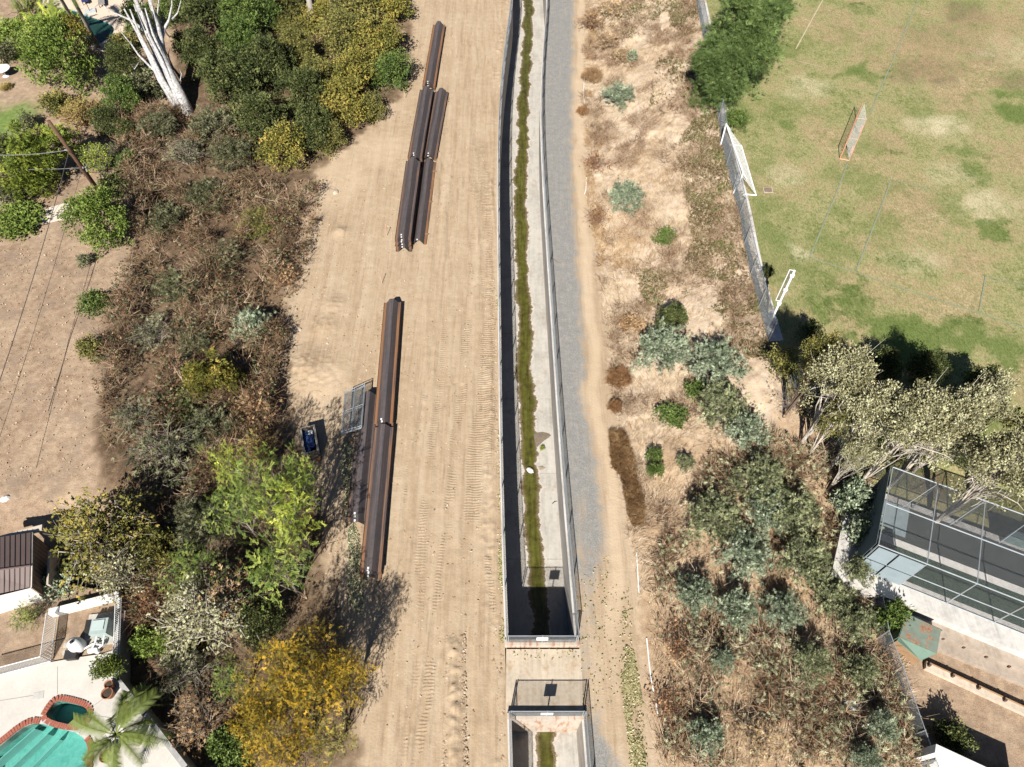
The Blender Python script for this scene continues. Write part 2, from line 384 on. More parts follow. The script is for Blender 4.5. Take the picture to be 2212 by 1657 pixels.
        gp = n.map(n.math('ADD', w['green'], n.math('MULTIPLY', n.math('SUBTRACT', n.math('ADD', n.math('MULTIPLY', f3, .6), n.math('MULTIPLY', f2, .5)), .55), 2.6)), .25, .95)
        fd = n.mix(n.math('MULTIPLY', gp, .8), fd, (.10, .150, .034))
        sp = n.map(n.math('ADD', n.noise(1.7, 3, .7, off=90), n.math('MULTIPLY', f1, .8)), .99, 1.08, 0, .7)
        fd = n.mix(n.math('MULTIPLY', sp, n.map(w['green'], 0, .5, .35, 1)), fd, (.085, .120, .030))
        fd = n.mix(n.map(f4, .35, .62, .8, 0), fd, n.mix(1, fd, (.55, .6, .48), 'MULTIPLY'))
        fd = n.mix(n.map(fine, .5, .7, 0, .6), fd, n.mix(1, fd, (1.3, 1.27, 1.25), 'MULTIPLY'))
        col = fd if col is None else n.mix(n.map(w['field'], .3, .7), col, fd)
    col = n.mix(n.map(fine, .35, .5, .35, 0), col, n.mix(1, col, (.6, .6, .6), 'MULTIPLY'))
    if 'track' in use:     # crawler tracks
        tr = n.map(n.wave(1.75, dist=4.5, dscale=.8), .3, .7)
        tm = n.map(n.math('ADD', w['track'], n.math('MULTIPLY', edge, 1.1)), .3, .95)
        h = n.math('ADD', h, n.math('MULTIPLY', n.math('MULTIPLY', tr, tm), 1.3))
    return n.done(col, .95, 0, .12, n.bump(h, .5, .05))
GM = {'dirt_road': ground_material('graded_dirt', ('dirt', 'litter', 'track', 'dust')), 'brush_bank': ground_material('bank_soil', ('dirt', 'yard', 'litter')),
      'backyard': ground_material('yard_soil', ('yard', 'litter')), 'gravel_path': ground_material('gravel_and_dust', ('dirt', 'gravel', 'slope', 'dust', 'litter')),
      'dry_slope': ground_material('dry_slope_soil', ('dirt', 'slope', 'litter')), 'sports_field': ground_material('field_turf', ('litter_base', 'yard', 'field'))}
GROUND = None

def sheet(V, nr, nc, name, keep=None, mat=None, zonefn=zones, label=None):
    idx = np.arange(nr * nc).reshape(nr, nc)
    F = np.stack([idx[:-1, :-1], idx[:-1, 1:], idx[1:, 1:], idx[1:, :-1]], -1).reshape(-1, 4)
    if keep is not None: F = F[keep[:-1, :-1].ravel()]
    used = np.unique(F); rm = np.full(nr * nc, -1); rm[used] = np.arange(len(used)); V = V.reshape(-1, 3)[used]; F = rm[F]
    a, b, c = V[F[0, 0]], V[F[0, 1]], V[F[0, 2]]
    if np.cross(b - a, c - a)[2] < 0: F = F[:, ::-1]
    me = np_mesh(name, V, F, mats=(mat or GM[name],))
    if zonefn:
        zz = zonefn(V[:, 0], V[:, 1])
        for i, t in enumerate(ZN):
            at = me.attributes.new('z%d' % i, 'FLOAT_COLOR', 'POINT')
            cc = np.ones((len(V), 4), np.float32)
            for j, k in enumerate(t): cc[:, j] = zz[k]
            at.data.foreach_set('color', cc.ravel())
    me.polygons.foreach_set('use_smooth', np.ones(len(me.polygons), bool))
    o = bpy.data.objects.new(name, me); C.objects.link(o); return tag(o, kind='structure')

RUT = poly_fn([(972, 1362), (985, 1450), (990, 1530), (982, 1600), (990, 1657), (992, 1700)])
def roadrelief(X, Y, s):
    h = (fbm(X * 2.2, Y * 2.2, 31) - .5) * .05 + (fbm(X * 1.5, Y * .12, 33) - .5) * .10
    cl = fbm(X * 4.5, Y * 4.5, 35, 3)
    for i, (pl, hw, a) in enumerate(TRACKS):
        f = poly_fn(pl); q = np.abs(X - f(Y) + (fbm(X * 0 + i, Y * .25, 9) - .5) * .7); h = h - .035 * a * sstep(hw * 1.1, hw * .5, q) + .04 * a * sstep(.16, .03, np.abs(q - hw * 1.25)) * (.4 + cl)
    r = X - RUT(Y) + (fbm(X * 0, Y * .8, 36) - .5) * .5
    on = sstep(11.6, 10.4, Y)
    h = h + on * (sstep(.55, .05, np.abs(r)) * (.10 + .42 * np.clip(cl - .42, 0, 1)) * sstep(.25, .55, fbm(X * .5, Y * 1.1, 38)) - .05 * sstep(.4, .1, np.abs(r - .75)))
    h = h + sstep(.15, .45, s) * sstep(1.5, .7, s) * (.28 * np.clip(cl - .45, 0, 1) + .04) * sstep(.35, .6, fbm(X * .4, Y * .35, 39))
    for x, y, rx, a in [(700, 705, 28, .2), (690, 820, 55, .16), (735, 500, 14, .2), (720, 660, 25, .16), (655, 790, 40, .2), (760, 230, 60, .12)]:
        c = W0(x, y, 0); d = np.hypot(X - c[0], Y - c[1]) / (rx / pxm(y)); h = h + a * np.exp(-d * d) * (.5 + cl)
    return h
# dirt work road (fine sheet), then the coarse land either side
ys = np.arange(-2, 92, .11); ss = np.arange(0, 17.6, .11)
SG, YG = np.meshgrid(ss, ys); XG = XL(YG) - SG
zz = Z(XG, YG) + roadrelief(XG, YG, SG) * sstep(17.5, 15.5, SG) * sstep(0, .12, SG)
V = np.stack([XG, YG, zz], -1)
onroad = XG > _ltoe(YG) - 1.2
sheet(V, *XG.shape, 'dirt_road', keep=onroad); sheet(V, *XG.shape, 'brush_bank', keep=~onroad)
ys = np.concatenate([np.arange(-60, -2, 4), np.arange(-2, 92, .4), np.arange(92, 200, 6)])
ss = np.concatenate([np.arange(17.2, 62, .4), np.arange(62, 200, 10)])
SG, YG = np.meshgrid(ss, ys); XG = XL(YG) - SG
V = np.stack([XG, YG, Z(XG, YG) - .03 * (SG < 17.5)], -1)
sheet(V, *XG.shape, 'backyard')
def side_strip(yr, name):
    ss = np.concatenate([np.arange(0, 18, .6)]); SG, YG = np.meshgrid(ss, yr); XG = XL(YG) - SG
    sheet(np.stack([XG, YG, Z(XG, YG)], -1), *XG.shape, name)
side_strip(np.arange(-60, -1.5, 2.), 'dirt_road'); side_strip(np.arange(91.8, 200, 4.), 'dirt_road')
# right of the channel
ys = np.arange(-2, 92, .16); ss = np.arange(0, 26, .16)
SG, YG = np.meshgrid(ss, ys); XG = XR(YG) + SG
zz = Z(XG, YG) + (fbm(XG * 2, YG * 2, 51) - .5) * (.04 + .16 * sstep(0, 1, XG - _rtoe(YG)) * sstep(0, -1, XG - _rcr(YG))) * sstep(26, 24, SG) * sstep(0, .2, SG)
V = np.stack([XG, YG, zz], -1); rt, rc = _rtoe(YG), _rcr(YG)
path = XG < rt; fld = XG >= rc
sheet(V, *XG.shape, 'gravel_path', keep=path); sheet(V, *XG.shape, 'dry_slope', keep=~path & ~fld); sheet(V, *XG.shape, 'sports_field', keep=fld)
ys = np.concatenate([np.arange(-60, -2, 4), np.arange(-2, 92, .5), np.arange(92, 200, 6)])
ss = np.concatenate([np.arange(25.6, 70, .5), np.arange(70, 200, 10)])
SG, YG = np.meshgrid(ss, ys); XG = XR(YG) + SG
sheet(np.stack([XG, YG, Z(XG, YG) - .03 * (SG < 25.8)], -1), *XG.shape, 'sports_field')
def side_strip_r(yr, name):
    ss = np.concatenate([np.arange(0, 26, .8)]); SG, YG = np.meshgrid(ss, yr); XG = XR(YG) + SG
    sheet(np.stack([XG, YG, Z(XG, YG)], -1), *XG.shape, name)
side_strip_r(np.arange(-60, -1.5, 2.), 'gravel_path'); side_strip_r(np.arange(91.8, 200, 4.), 'gravel_path')
fg = MB(); fg.raw([(-900, -900, -5), (900, -900, -5), (900, 900, -5), (-900, 900, -5)], [(0, 1, 2, 3)])
tag(obj('ground', fg, plain('far_earth', (.3, .22, .14), .95)), kind='structure')

# ------------------------------------------------------------------ concrete channel
def concrete(name, base, stainc, amt=.5, rust=0):
    n = NT(name); a = n.noise(.5, 5, .6); b = n.noise(5, 5, .65); c = n.noise(1, 4, .6, stretch=(5, .35, 1))
    f = n.math('ADD', n.math('MULTIPLY', a, .45), n.math('ADD', n.math('MULTIPLY', b, .3), n.math('MULTIPLY', c, .3)))
    col = n.ramp(f, [(.35, tuple(x * .66 for x in base)), (.52, base), (.7, tuple(min(.82, x * 1.25) for x in base))])
    col = n.mix(n.map(n.noise(1.3, 5, .7, off=8), .52, .7, 0, amt), col, stainc)
    if rust: col = n.mix(n.map(n.noise(1, 4, .6, stretch=(5, 1, .7), off=3), .5, .7, 0, rust), col, (.33, .13, .05))
    return n.done(col, .9, 0, .2, n.bump(n.noise(30, 3), .25, .01))
CONC = concrete('channel_concrete', (.50, .465, .42), (.36, .29, .215), .45)
CFLOOR = concrete('channel_floor', (.41, .382, .340), (.30, .245, .185), .6)
CDIRTY = concrete('cover_concrete', (.45, .375, .285), (.37, .265, .165), .95)
CRUST = concrete('headwall_concrete', (.46, .39, .32), (.38, .24, .14), .6, .8)
def wall_strip(y0, y1, off0, off1, z0, z1, step=.5):
    mb = MB(); n = max(2, int((y1 - y0) / step)); Y = np.linspace(y0, y1, n); V = []
    for y in Y:
        c = float(CX(y))
        zt = z1
        V += [(c + off0, y, z0), (c + off1, y, z0), (c + off1, y, zt), (c + off0, y, zt)]
    F = [(3, 2, 1, 0), tuple(4 * (n - 1) + k for k in range(4))]
    for i in range(n - 1):
        for k in range(4): F.append((4 * i + k, 4 * i + (k + 1) % 4, 4 * i + 4 + (k + 1) % 4, 4 * i + 4 + k))
    return mb.raw(V, F)
def algae_material():
    n = NT('algae_water'); a = n.noise(2.5, 5, .65); b = n.noise(1, 4, .6, stretch=(6, .5, 1)); sp = n.noise(14, 3, .7)
    f = n.math('ADD', n.math('MULTIPLY', a, .5), n.math('MULTIPLY', b, .5))
    col = n.ramp(f, [(.34, (.032, .026, .008)), (.47, (.066, .060, .013)), (.6, (.100, .102, .020)), (.72, (.15, .12, .05))])
    e = n.attr('edge')
    col = n.mix(n.map(n.math('ADD', e, n.math('MULTIPLY', n.math('SUBTRACT', sp, .5), .5)), .15, .55), col, n.ramp(sp, [(.35, (.085, .058, .030)), (.65, (.21, .155, .095))]))
    col = n.mix(n.map(n.math('ADD', e, n.math('MULTIPLY', n.math('SUBTRACT', n.noise(5, 5, .7), .5), 1.1)), .55, .72), col, n.ramp(a, [(.35, (.38, .34, .29)), (.65, (.50, .46, .40))]))
    return n.done(col, n.map(e, .2, .5, .2, .85), 0, .4, n.bump(n.noise(9, 3), .25, .02))
ALG = algae_material()
def algae(y0, y1):
    ys = np.arange(y0, y1, .10); k = np.linspace(-1, 1, 13)
    wl = .34 + .72 * fbm(ys * .7, ys * 0, 61, 5) + .22 * (vn(ys * 2.6, ys * 0, 64) - .5) + .14 * (vn(ys * 6, ys * 0, 66) - .5)
    wr = .32 + .72 * fbm(ys * .6, ys * 0 + 9, 62, 5) + .22 * (vn(ys * 2.4, ys * 0, 65) - .5) + .14 * (vn(ys * 5.3, ys * 0, 67) - .5)
    mid = CX(ys) + np.interp(ys, [0, 10, 25, 45, 80], [-.05, .15, .1, .1, .0]) + (fbm(ys * .25, ys * 0, 63) - .5) * .5
    X = mid[:, None] + np.where(k < 0, k * wl[:, None], k * wr[:, None])
    V = np.stack([X, np.repeat(ys[:, None], 13, 1), np.full(X.shape, -CH_D + .012) + .01 * (1 - np.abs(k))], -1)
    nr, nc = X.shape; idx = np.arange(nr * nc).reshape(nr, nc)
    F = np.stack([idx[:-1, :-1], idx[:-1, 1:], idx[1:, 1:], idx[1:, :-1]], -1).reshape(-1, 4)
    me = np_mesh('algae_stream', V.reshape(-1, 3), F, mats=(ALG,))
    at = me.attributes.new('edge', 'FLOAT', 'POINT'); at.data.foreach_set('value', np.repeat(np.abs(k)[None] ** 2, nr, 0).ravel().astype(np.float32))
    me.polygons.foreach_set('use_smooth', np.ones(len(me.polygons), bool))
    return me
def channel(y0, y1, label, head):
    root = empty('concrete_channel', (0, 0, 0), label, 'channel')
    for side in (-1, 1):
        a, b = (-HW - WT, -HW) if side < 0 else (HW, HW + WT)
        o = obj('side_wall', wall_strip(y0, y1, a, b, -CH_D - .3, .22), CONC, root)
    yj = list(np.arange(y0, y1, 6.1)) + [y1]
    for i in range(len(yj) - 1):
        if yj[i + 1] - yj[i] > .3:
            obj('floor_slab', wall_strip(yj[i] + .012, yj[i + 1] - .012, -HW + .002, HW - .002, -CH_D - .25, -CH_D, .5), CFLOOR, root)
    o = bpy.data.objects.new('algae_stream', algae(y0 + .05, y1 - .05)); C.objects.link(o); o.parent = root
    c = float(CX(head)); mb = MB(); mb.box((c, head, (-CH_D + .3 - .05) / 2 - .05), (2 * (HW + WT) + .006, .30, CH_D + .65))
    obj('headwall', mb, CRUST, root)
    return root
chA = channel(YB1 + .1, 100, 'long open concrete channel with algae stream curving up beside gravel path', YB1 + .03)
chB = channel(-40, YB0 - .1, 'short end of concrete channel with rusty headwall below the concrete cover', YB0 - .03)
cv = MB(); c0 = float(CX(8.5)); cw = HW + WT
obj_cover = tag(obj('channel_cover', cv.box((c0, (YB0 + YB1) / 2, -.14), (2 * cw, YB1 - YB0 - .44, .3)), CDIRTY), 'dusty concrete cover between the two fenced ends of the channel', 'cover')

# ------------------------------------------------------------------ plants: leaf templates strewn through a crown's volume
def unit(v): return v / (np.linalg.norm(v, axis=-1, keepdims=True) + 1e-9)
def frames(d, n):
    y = unit(d); z = unit(n - (n * y).sum(-1, keepdims=True) * y); x = np.cross(y, z)
    return np.stack([x, y, z], -1)
def strew(tv, tf, pos, R, s, tint):
    V = np.einsum('nij,tj->nti', R, tv) * np.asarray(s)[:, None, None] + pos[:, None, :]
    n, t = V.shape[:2]; F = (tf[None] + (np.arange(n) * t)[:, None, None]).reshape(-1, tf.shape[1])
    return V.reshape(-1, 3), F, np.repeat(tint, len(tf))
def T_leaf(l, w, fold=.12):
    return np.array([(0, 0, 0), (w / 2, l * .45, fold * w), (0, l, -.1 * l), (-w / 2, l * .45, fold * w)]), np.array([(0, 1, 2, 3)])
def T_cluster(l, w, k, rng):               # a small spray of k leaves on one twig
    V = []; F = []
    for i in range(k):
        lv, lf = T_leaf(l * rng.uniform(.7, 1.15), w * rng.uniform(.75, 1.2))
        a = rng.uniform(-1.2, 1.2); b = rng.uniform(-.7, .7)
        Ra = np.array([[math.cos(a), -math.sin(a), 0], [math.sin(a), math.cos(a), 0], [0, 0, 1]])
        Rb = np.array([[math.cos(b), 0, math.sin(b)], [0, 1, 0], [-math.sin(b), 0, math.cos(b)]])
        F.append(lf + 4 * i); V.append(lv @ (Ra @ Rb).T + np.array((0, l * .55 * i / k * 1.6, 0)))
    return np.concatenate(V), np.concatenate(F)
def T_pinnate(L, n, ll, lw, droop=.35):
    V = []; F = []; k = 0
    for i in range(n):
        t = .2 + .8 * (i + .5) / n; p = np.array((0, L * t, -droop * L * t * t))
        for sgn in (-1, 1):
            sc = math.sin(math.pi * min(.95, .25 + .75 * (1 - abs(t - .55)))) ** .5
            d = np.array((sgn * .9, .5, -.15)); d /= np.linalg.norm(d); q = np.array((-d[1], d[0], 0)) * sgn
            V += [p, p + d * ll * .5 * sc + q * lw / 2, p + d * ll * sc, p + d * ll * .5 * sc - q * lw / 2]; F.append((k, k + 1, k + 2, k + 3)); k += 4
    return np.array(V), np.array(F)
def T_tuft(n, L, w, rng, open_=.9):
    V = []; F = []
    for i in range(n):
        d = unit(np.array((rng.normal() * open_, 1.0, rng.normal() * open_))); q = unit(np.cross(d, rng.normal(size=3))) * w / 2; o = d * L * .1
        V += [o - q, o + q, d * L + q * .3, d * L - q * .3]; F.append((4 * i, 4 * i + 1, 4 * i + 2, 4 * i + 3))
    return np.array(V), np.array(F)
def T_frond(L, n, ll, lw, droop=.6):       # feather palm frond with a rib
    V = []; F = []; k = 0; P = lambda t: np.array((0, L * t * (1 - .12 * t), L * (.45 * t - droop * t * t)))
    for i in range(6):
        a, b = P(i / 6), P((i + 1) / 6); h = .028 * (1 - i / 7)
        V += [a + (h, 0, 0), b + (h * .8, 0, 0), b - (h * .8, 0, 0), a - (h, 0, 0)]; F.append((k, k + 1, k + 2, k + 3)); k += 4
    for i in range(n):
        t = .16 + .84 * i / n; p = P(t); e = ll * (.35 + 1.3 * t * (1.15 - t) * 1.3)
        for sgn in (-1, 1):
            d = unit(np.array((sgn * 1., .75, -.35 + .12 * math.sin(i * 7.3)))); q = np.array((-d[1], d[0], 0)) * lw / 2
            V += [p - q, p + q, p + d * e + q * .15, p + d * e - q * .15]; F.append((k, k + 1, k + 2, k + 3)); k += 4
    return np.array(V), np.array(F)

def blobvol(rng, n, R, H, lob=.35, fill=.45, seed=0, flat=.15):
    """points through an uneven crown of half-width R and height H standing on z=0; returns points and outward directions"""
    if lob > .3:                           # several billowing lobes with dark gaps between them
        K = int(rng.integers(7, 11)); a = np.arange(K) * 2.399 + rng.random() * 6; rr = np.sqrt((np.arange(K) + .35) / K) * .68
        hz = np.clip(.78 - .55 * rr ** 1.5 + rng.normal(size=K) * .10, .25, .8); rl = rng.uniform(.26, .44, K) * (1.15 - .3 * rr)
        Lc = np.stack([np.cos(a) * rr * R, np.sin(a) * rr * R, hz * H], -1) + rng.normal(size=(K, 3)) * np.array((R, R, H)) * .05
        k = rng.choice(K, n, p=rl ** 2 / (rl ** 2).sum()); d = unit(rng.normal(size=(n, 3)) + np.array((0, 0, .35)))
        r = rng.random(n) ** (fill * .5) * (1 + lob * .5 * (rng.random(n) - .4))
        p = Lc[k] + d * (rl[k] * r)[:, None] * np.array((R, R, min(H * .9, R * 1.1)))
        m = rng.random(n) < .12; p[m, 2] *= rng.random(m.sum())
        p[:, 2] = np.clip(p[:, 2], .05 * H, H * 1.05); return p, d
    d = unit(rng.normal(size=(n, 3))); d[:, 2] = np.where(d[:, 2] < -flat, -d[:, 2] * .6, d[:, 2])
    az = np.arctan2(d[:, 1], d[:, 0])
    ln = 1 + lob * (vn(az * 1.9 + 20, d[:, 2] * 2.2 + 7, seed) * 1.6 - .9) + lob * .5 * (vn(az * 4.7 + 50, d[:, 2] * 5, seed + 3) - .5)
    r = rng.random(n) ** fill * ln
    h0 = H * .35
    p = np.stack([d[:, 0] * R * r, d[:, 1] * R * r, h0 + np.where(d[:, 2] > 0, d[:, 2] * (H - h0), d[:, 2] * h0) * r], -1)
    return p, d
def crown(name, seed, R, H, ncl, per, tpl, spread, lob=.35, fill=.4, smin=.75, smax=1.25, out=.7, up=.35, jit=.6, z0=0, nup=.7):
    rng = np.random.default_rng(seed); c, d = blobvol(rng, ncl, R, H, lob, fill, seed)
    c[:, 2] += z0
    ct_ = rng.random(ncl)
    i = np.repeat(np.arange(ncl), per)
    off = rng.normal(size=(len(i), 3)) * spread * np.array((1, 1, .75)); pos = c[i] + off
    dirs = unit(d[i]) * out + unit(off) * .6 + rng.normal(size=pos.shape) * jit + np.array((0, 0, up))
    nrm = np.array((0, 0, nup)) + d[i] * .6 + rng.normal(size=pos.shape) * .55
    tint = np.clip(.5 + (ct_[i] - .5) * .75 + rng.normal(size=len(i)) * .17, 0, 1)
    V, F, t = strew(tpl[0], tpl[1], pos, frames(dirs, nrm), rng.uniform(smin, smax, len(i)), tint)
    V[:, 2] = np.maximum(V[:, 2], .02)
    return np_mesh(name, V, F, t), c
def spray(name, seed, R, H, nl, per, tpl, spread, r0, smin=.8, smax=1.3, droop=.25, start=.3, bare=0):
    """leaves strung along many thin limbs that rise from one foot: wispy and see-through"""
    rng = np.random.default_rng(seed); paths = []; P = []; D = []; T = []
    for k in range(nl):
        a = k * 2.399 + rng.normal() * .3; q = math.sqrt((k + .5) / nl) * rng.uniform(.75, 1.12); hz = H * max(.25, (1 - .6 * q * q) * rng.uniform(.75, 1.08))
        e = np.array((math.cos(a) * R * q, math.sin(a) * R * q, hz)); b = rng.normal(size=3) * np.array((.10, .10, 0)) * R
        m1 = b + (e - b) * .4 + np.array((0, 0, .18 * H)) + rng.normal(size=3) * .08 * R; m2 = b + (e - b) * .75 + np.array((0, 0, .12 * H)) + rng.normal(size=3) * .08 * R; e = e - np.array((0, 0, droop * H * q * .5))
        w = r0 * rng.uniform(.5, 1.1); paths.append(([b, m1, m2, e], [w, w * .7, w * .45, w * .15]))
        side = [(m1 + (m2 - m1) * rng.random(), m2 + rng.normal(size=3) * np.array((.22, .22, .14)) * R) for j in range(2)]
        for s0, s1 in side: paths.append(([s0, s1], [w * .4, w * .1]))
        if rng.random() < bare: continue
        tk = rng.random(); n = per
        t = start + (1 - start) * rng.random(n) ** .8; x = np.where(t[:, None] < .75, m1 + (m2 - m1) * ((t - .4) / .35)[:, None], m2 + (e - m2) * ((t - .75) / .25)[:, None]); x = np.where(t[:, None] < .4, b + (m1 - b) * (t / .4)[:, None], x)
        j = rng.random(n) < .5; sd = [side[i] for i in rng.integers(0, 2, n)]; u = rng.random(n)[:, None]; xs = np.array([q0 for q0, q1 in sd]); xe = np.array([q1 for q0, q1 in sd]); x = np.where(j[:, None], xs + (xe - xs) * u, x)
        P.append(x + rng.normal(size=(n, 3)) * spread); D.append(np.repeat((e - m1)[None], n, 0)); T.append(np.clip(tk * .7 + .15 + rng.normal(size=n) * .2, 0, 1))
    P = np.concatenate(P); D = unit(np.concatenate(D)) * .7 + rng.normal(size=P.shape) * .7; T = np.concatenate(T)
    V, F, t = strew(tpl[0], tpl[1], P, frames(D, UPV + rng.normal(size=P.shape) * .5), rng.uniform(smin, smax, len(P)), T)
    V[:, 2] = np.maximum(V[:, 2], .02); return np_mesh(name, V, F, t), paths
UPV = np.array((0, 0, 1.))
def proto_spray(key, seed, R, H, *a, z0=0, tr=None, **kw):
    me, paths = spray('crown', seed, R, H, *a, **kw)
    PROTO.setdefault(key, []).append((me, mesh_from('trunk', tubes(paths)), R, H))
def tubes(paths, n=4):
    mb = MB()
    for p, r in paths: mb.tube(p, r, n, cap=False)
    return mb.arrays()
def limbs(seed, c, nl, r0, H, z0=0, wob=.25, trunk=True, base_r=.06, twist=.5):
    rng = np.random.default_rng(seed); paths = []
    if trunk: paths.append(([(0, 0, -.15), (rng.normal() * .05, rng.normal() * .05, (z0 + H * .3) * .5), (rng.normal() * .1, rng.normal() * .1, z0 + H * .45)], [r0 * 1.25, r0, r0 * .6]))
    for k in rng.choice(len(c), min(nl, len(c)), replace=False):
        a = np.array((rng.normal() * base_r, rng.normal() * base_r, (z0 + H * .3) * rng.uniform(.1, .95) if trunk else 0.)); b = c[k]
        m1 = a + (b - a) * .35 + rng.normal(size=3) * wob * .5 + np.array((0, 0, .12 * H)); m2 = a + (b - a) * .7 + rng.normal(size=3) * wob
        q = r0 * rng.uniform(.3, .6); paths.append(([a, m1, m2, b], [q, q * .7, q * .45, q * .15]))
        for j in range(2):
            e = m2 + (b - a) * .25 + rng.normal(size=3) * wob * 1.4; paths.append(([m1 if j else m2, e], [q * .4, q * .1]))
    return paths
def mesh_from(name, VF):
    me = bpy.data.meshes.new(name); me.from_pydata(VF[0].tolist(), [], VF[1]); me.materials.append(None); me.update()
    me.polygons.foreach_set('use_smooth', [True] * len(me.polygons)); return me
rg = np.random.default_rng(5)
PROTO = {}
def proto(key, seed, R, H, ncl, per, tpl, spread, nl=14, r0=.06, trunk=True, wob=.2, **kw):
    me, c = crown('crown', seed, R, H, ncl, per, tpl, spread, **kw)
    tm = mesh_from('trunk', tubes(limbs(seed + 1, c, nl, r0, H, kw.get('z0', 0), wob, trunk)))
    PROTO.setdefault(key, []).append((me, tm, R, H + kw.get('z0', 0)))
cl_broad = T_cluster(.12, .055, 7, rg); cl_small = T_cluster(.085, .04, 7, rg); cl_narrow = T_cluster(.15, .028, 7, rg); cl_fine = T_cluster(.11, .024, 10, rg)
cl_pale = T_cluster(.085, .05, 8, rg)
pinn = T_pinnate(.46, 8, .13, .042); pinn2 = T_pinnate(.30, 6, .095, .034); tuft = T_tuft(12, .36, .030, rg, .6); tuft2 = T_tuft(10, .30, .02, rg, .9); bristle = T_tuft(7, .30, .012, rg, .5)
plume = T_cluster(.16, .05, 8, rg)
for i in range(2):
    proto('broad', 10 + i, 2.4, 3.4, 230, 22, cl_broad, .17, lob=.45)                                  # dense dark evergreen shrub
    proto('shrub', 20 + i, 1.1, 1.5, 70, 18, cl_broad, .15, lob=.35, nl=10, r0=.035)
    proto('small', 30 + i, .9, .9, 80, 14, cl_small, .13, lob=.4, nl=10, r0=.025)
    proto('willow', 40 + i, 2.2, 2.8, 190, 17, cl_broad, .20, lob=.55, fill=.5, up=-.1, wob=.3)
    proto('locust', 50 + i, 2.3, 2.8, 72, 8, pinn, .24, lob=.6, fill=.5, up=-.15, z0=2.4, nl=18, r0=.09, wob=.4, jit=.45)
    proto('autumn', 60 + i, 2.8, 3.6, 190, 15, pinn2, .20, lob=.5, fill=.42, up=-.15, z0=1.8, nl=26, r0=.12, wob=.4, jit=.5)
    proto_spray('acacia', 70 + i, 1.9, 2.4, 52, 46, cl_fine, .085, .026)
    proto_spray('feather', 80 + i, 1.3, 2.0, 46, 42, cl_fine, .07, .018)
    proto('paper', 90 + i, 2.3, 5.0, 210, 40, cl_pale, .19, lob=.6, fill=.4, z0=4.0, nl=30, r0=.15, wob=.45)
    proto_spray('dry', 100 + i, 1.6, 1.9, 60, 9, cl_fine, .10, .022, bare=.25)
    proto('tangle', 110 + i, 1.2, 1.0, 60, 4, cl_small, .25, lob=.5, fill=.7, nl=60, r0=.022, trunk=False, wob=.4)
    proto('brownbush', 120 + i, 1.0, .7, 120, 16, bristle, .11, lob=.2, fill=.55, nl=8, r0=.02, trunk=False, up=.9, out=.5)
    proto_spray('airy', 130 + i, 2.4, 4.5, 58, 34, cl_small, .16, .06, smin=.9, smax=1.6, start=.45)
proto('pine', 140, 3.4, 9.0, 520, 17, tuft, .38, lob=.35, fill=.33, up=.4, out=.9, nl=24, r0=.2)
proto('juniper', 150, 2.0, 2.8, 110, 22, plume, .16, lob=.6, fill=.45, up=1.4, jit=.25, nl=10, r0=.08)
proto('cone', 160, .8, 2.0, 120, 16, cl_small, .14, lob=.3, fill=.5, nl=10, r0=.03)
proto('tall', 170, 1.0, 3.4, 110, 20, cl_small, .17, lob=.35, fill=.45, nl=10, r0=.04)
proto('hedge', 180, 1.0, 1.0, 160, 14, cl_small, .14, lob=.12, fill=.35, nl=8, r0=.02)
proto('grassclump', 190, .8, .9, 60, 14, tuft2, .1, lob=.3, fill=.7, up=1.1, nl=2, r0=.01, trunk=False)
proto('cycad', 200, 1.2, 1.1, 26, 3, T_frond(.9, 16, .22, .03), .1, lob=.2, fill=.9, up=.6, nl=3, r0=.06)
proto('deadvine', 210, 1.5, 1.2, 50, 2, cl_fine, .3, lob=.4, fill=.7, nl=90, r0=.016, trunk=False, wob=.5)

L = {}
def LM(k, a, b, c, g=1.3, **kw): L[k] = leafmat('leaf_' + k, *[tuple(min(.8, v * q) for v in t) for t, q in ((a, g * .8), (b, g), (c, g * 1.1))], **kw)  # ends spread apart: sunlit highlights and dark mids put into leaf colour
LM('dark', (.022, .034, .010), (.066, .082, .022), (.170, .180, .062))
LM('green', (.045, .075, .016), (.095, .145, .030), (.185, .235, .060))
LM('bright', (.070, .120, .018), (.150, .210, .035), (.270, .320, .080))
LM('olive', (.075, .085, .022), (.150, .150, .040), (.300, .245, .070))
LM('yellowgreen', (.085, .095, .018), (.190, .180, .036), (.420, .310, .070))
LM('lime', (.110, .160, .018), (.215, .270, .035), (.420, .440, .060))
LM('locust', (.050, .085, .016), (.125, .175, .034), (.320, .350, .070))
LM('gold', (.060, .075, .018), (.260, .190, .020), (.620, .360, .022), g=1.1)
LM('bluegreen', (.065, .090, .045), (.200, .245, .150), (.440, .480, .330))
LM('greygreen', (.070, .078, .036), (.225, .230, .125), (.480, .465, .290))
LM('pale', (.110, .110, .045), (.350, .320, .170), (.680, .600, .380), g=1.2)
LM('warmsage', (.055, .066, .024), (.175, .195, .090), (.440, .450, .250))
LM('sage', (.030, .034, .014), (.090, .096, .042), (.260, .255, .140))
LM('pine', (.028, .050, .012), (.092, .140, .036), (.200, .260, .085))
LM('juniper', (.070, .105, .016), (.160, .200, .028), (.300, .320, .055))
LM('straw', (.220, .140, .065), (.400, .270, .140), (.580, .430, .250), trans=.1)
LM('rust', (.130, .062, .028), (.260, .135, .060), (.400, .235, .115), trans=.1)
LM('tan', (.160, .095, .045), (.310, .190, .095), (.450, .310, .170), trans=.1)
LM('blush', (.250, .130, .060), (.300, .230, .070), (.380, .330, .100))
LM('leafpot', (.055, .085, .014), (.120, .160, .026), (.220, .250, .050))
LM('palm', (.060, .085, .014), (.120, .150, .030), (.250, .270, .080))
BARK = plain('bark_brown', (.17, .12, .085), .9, var=.4, scale=4)
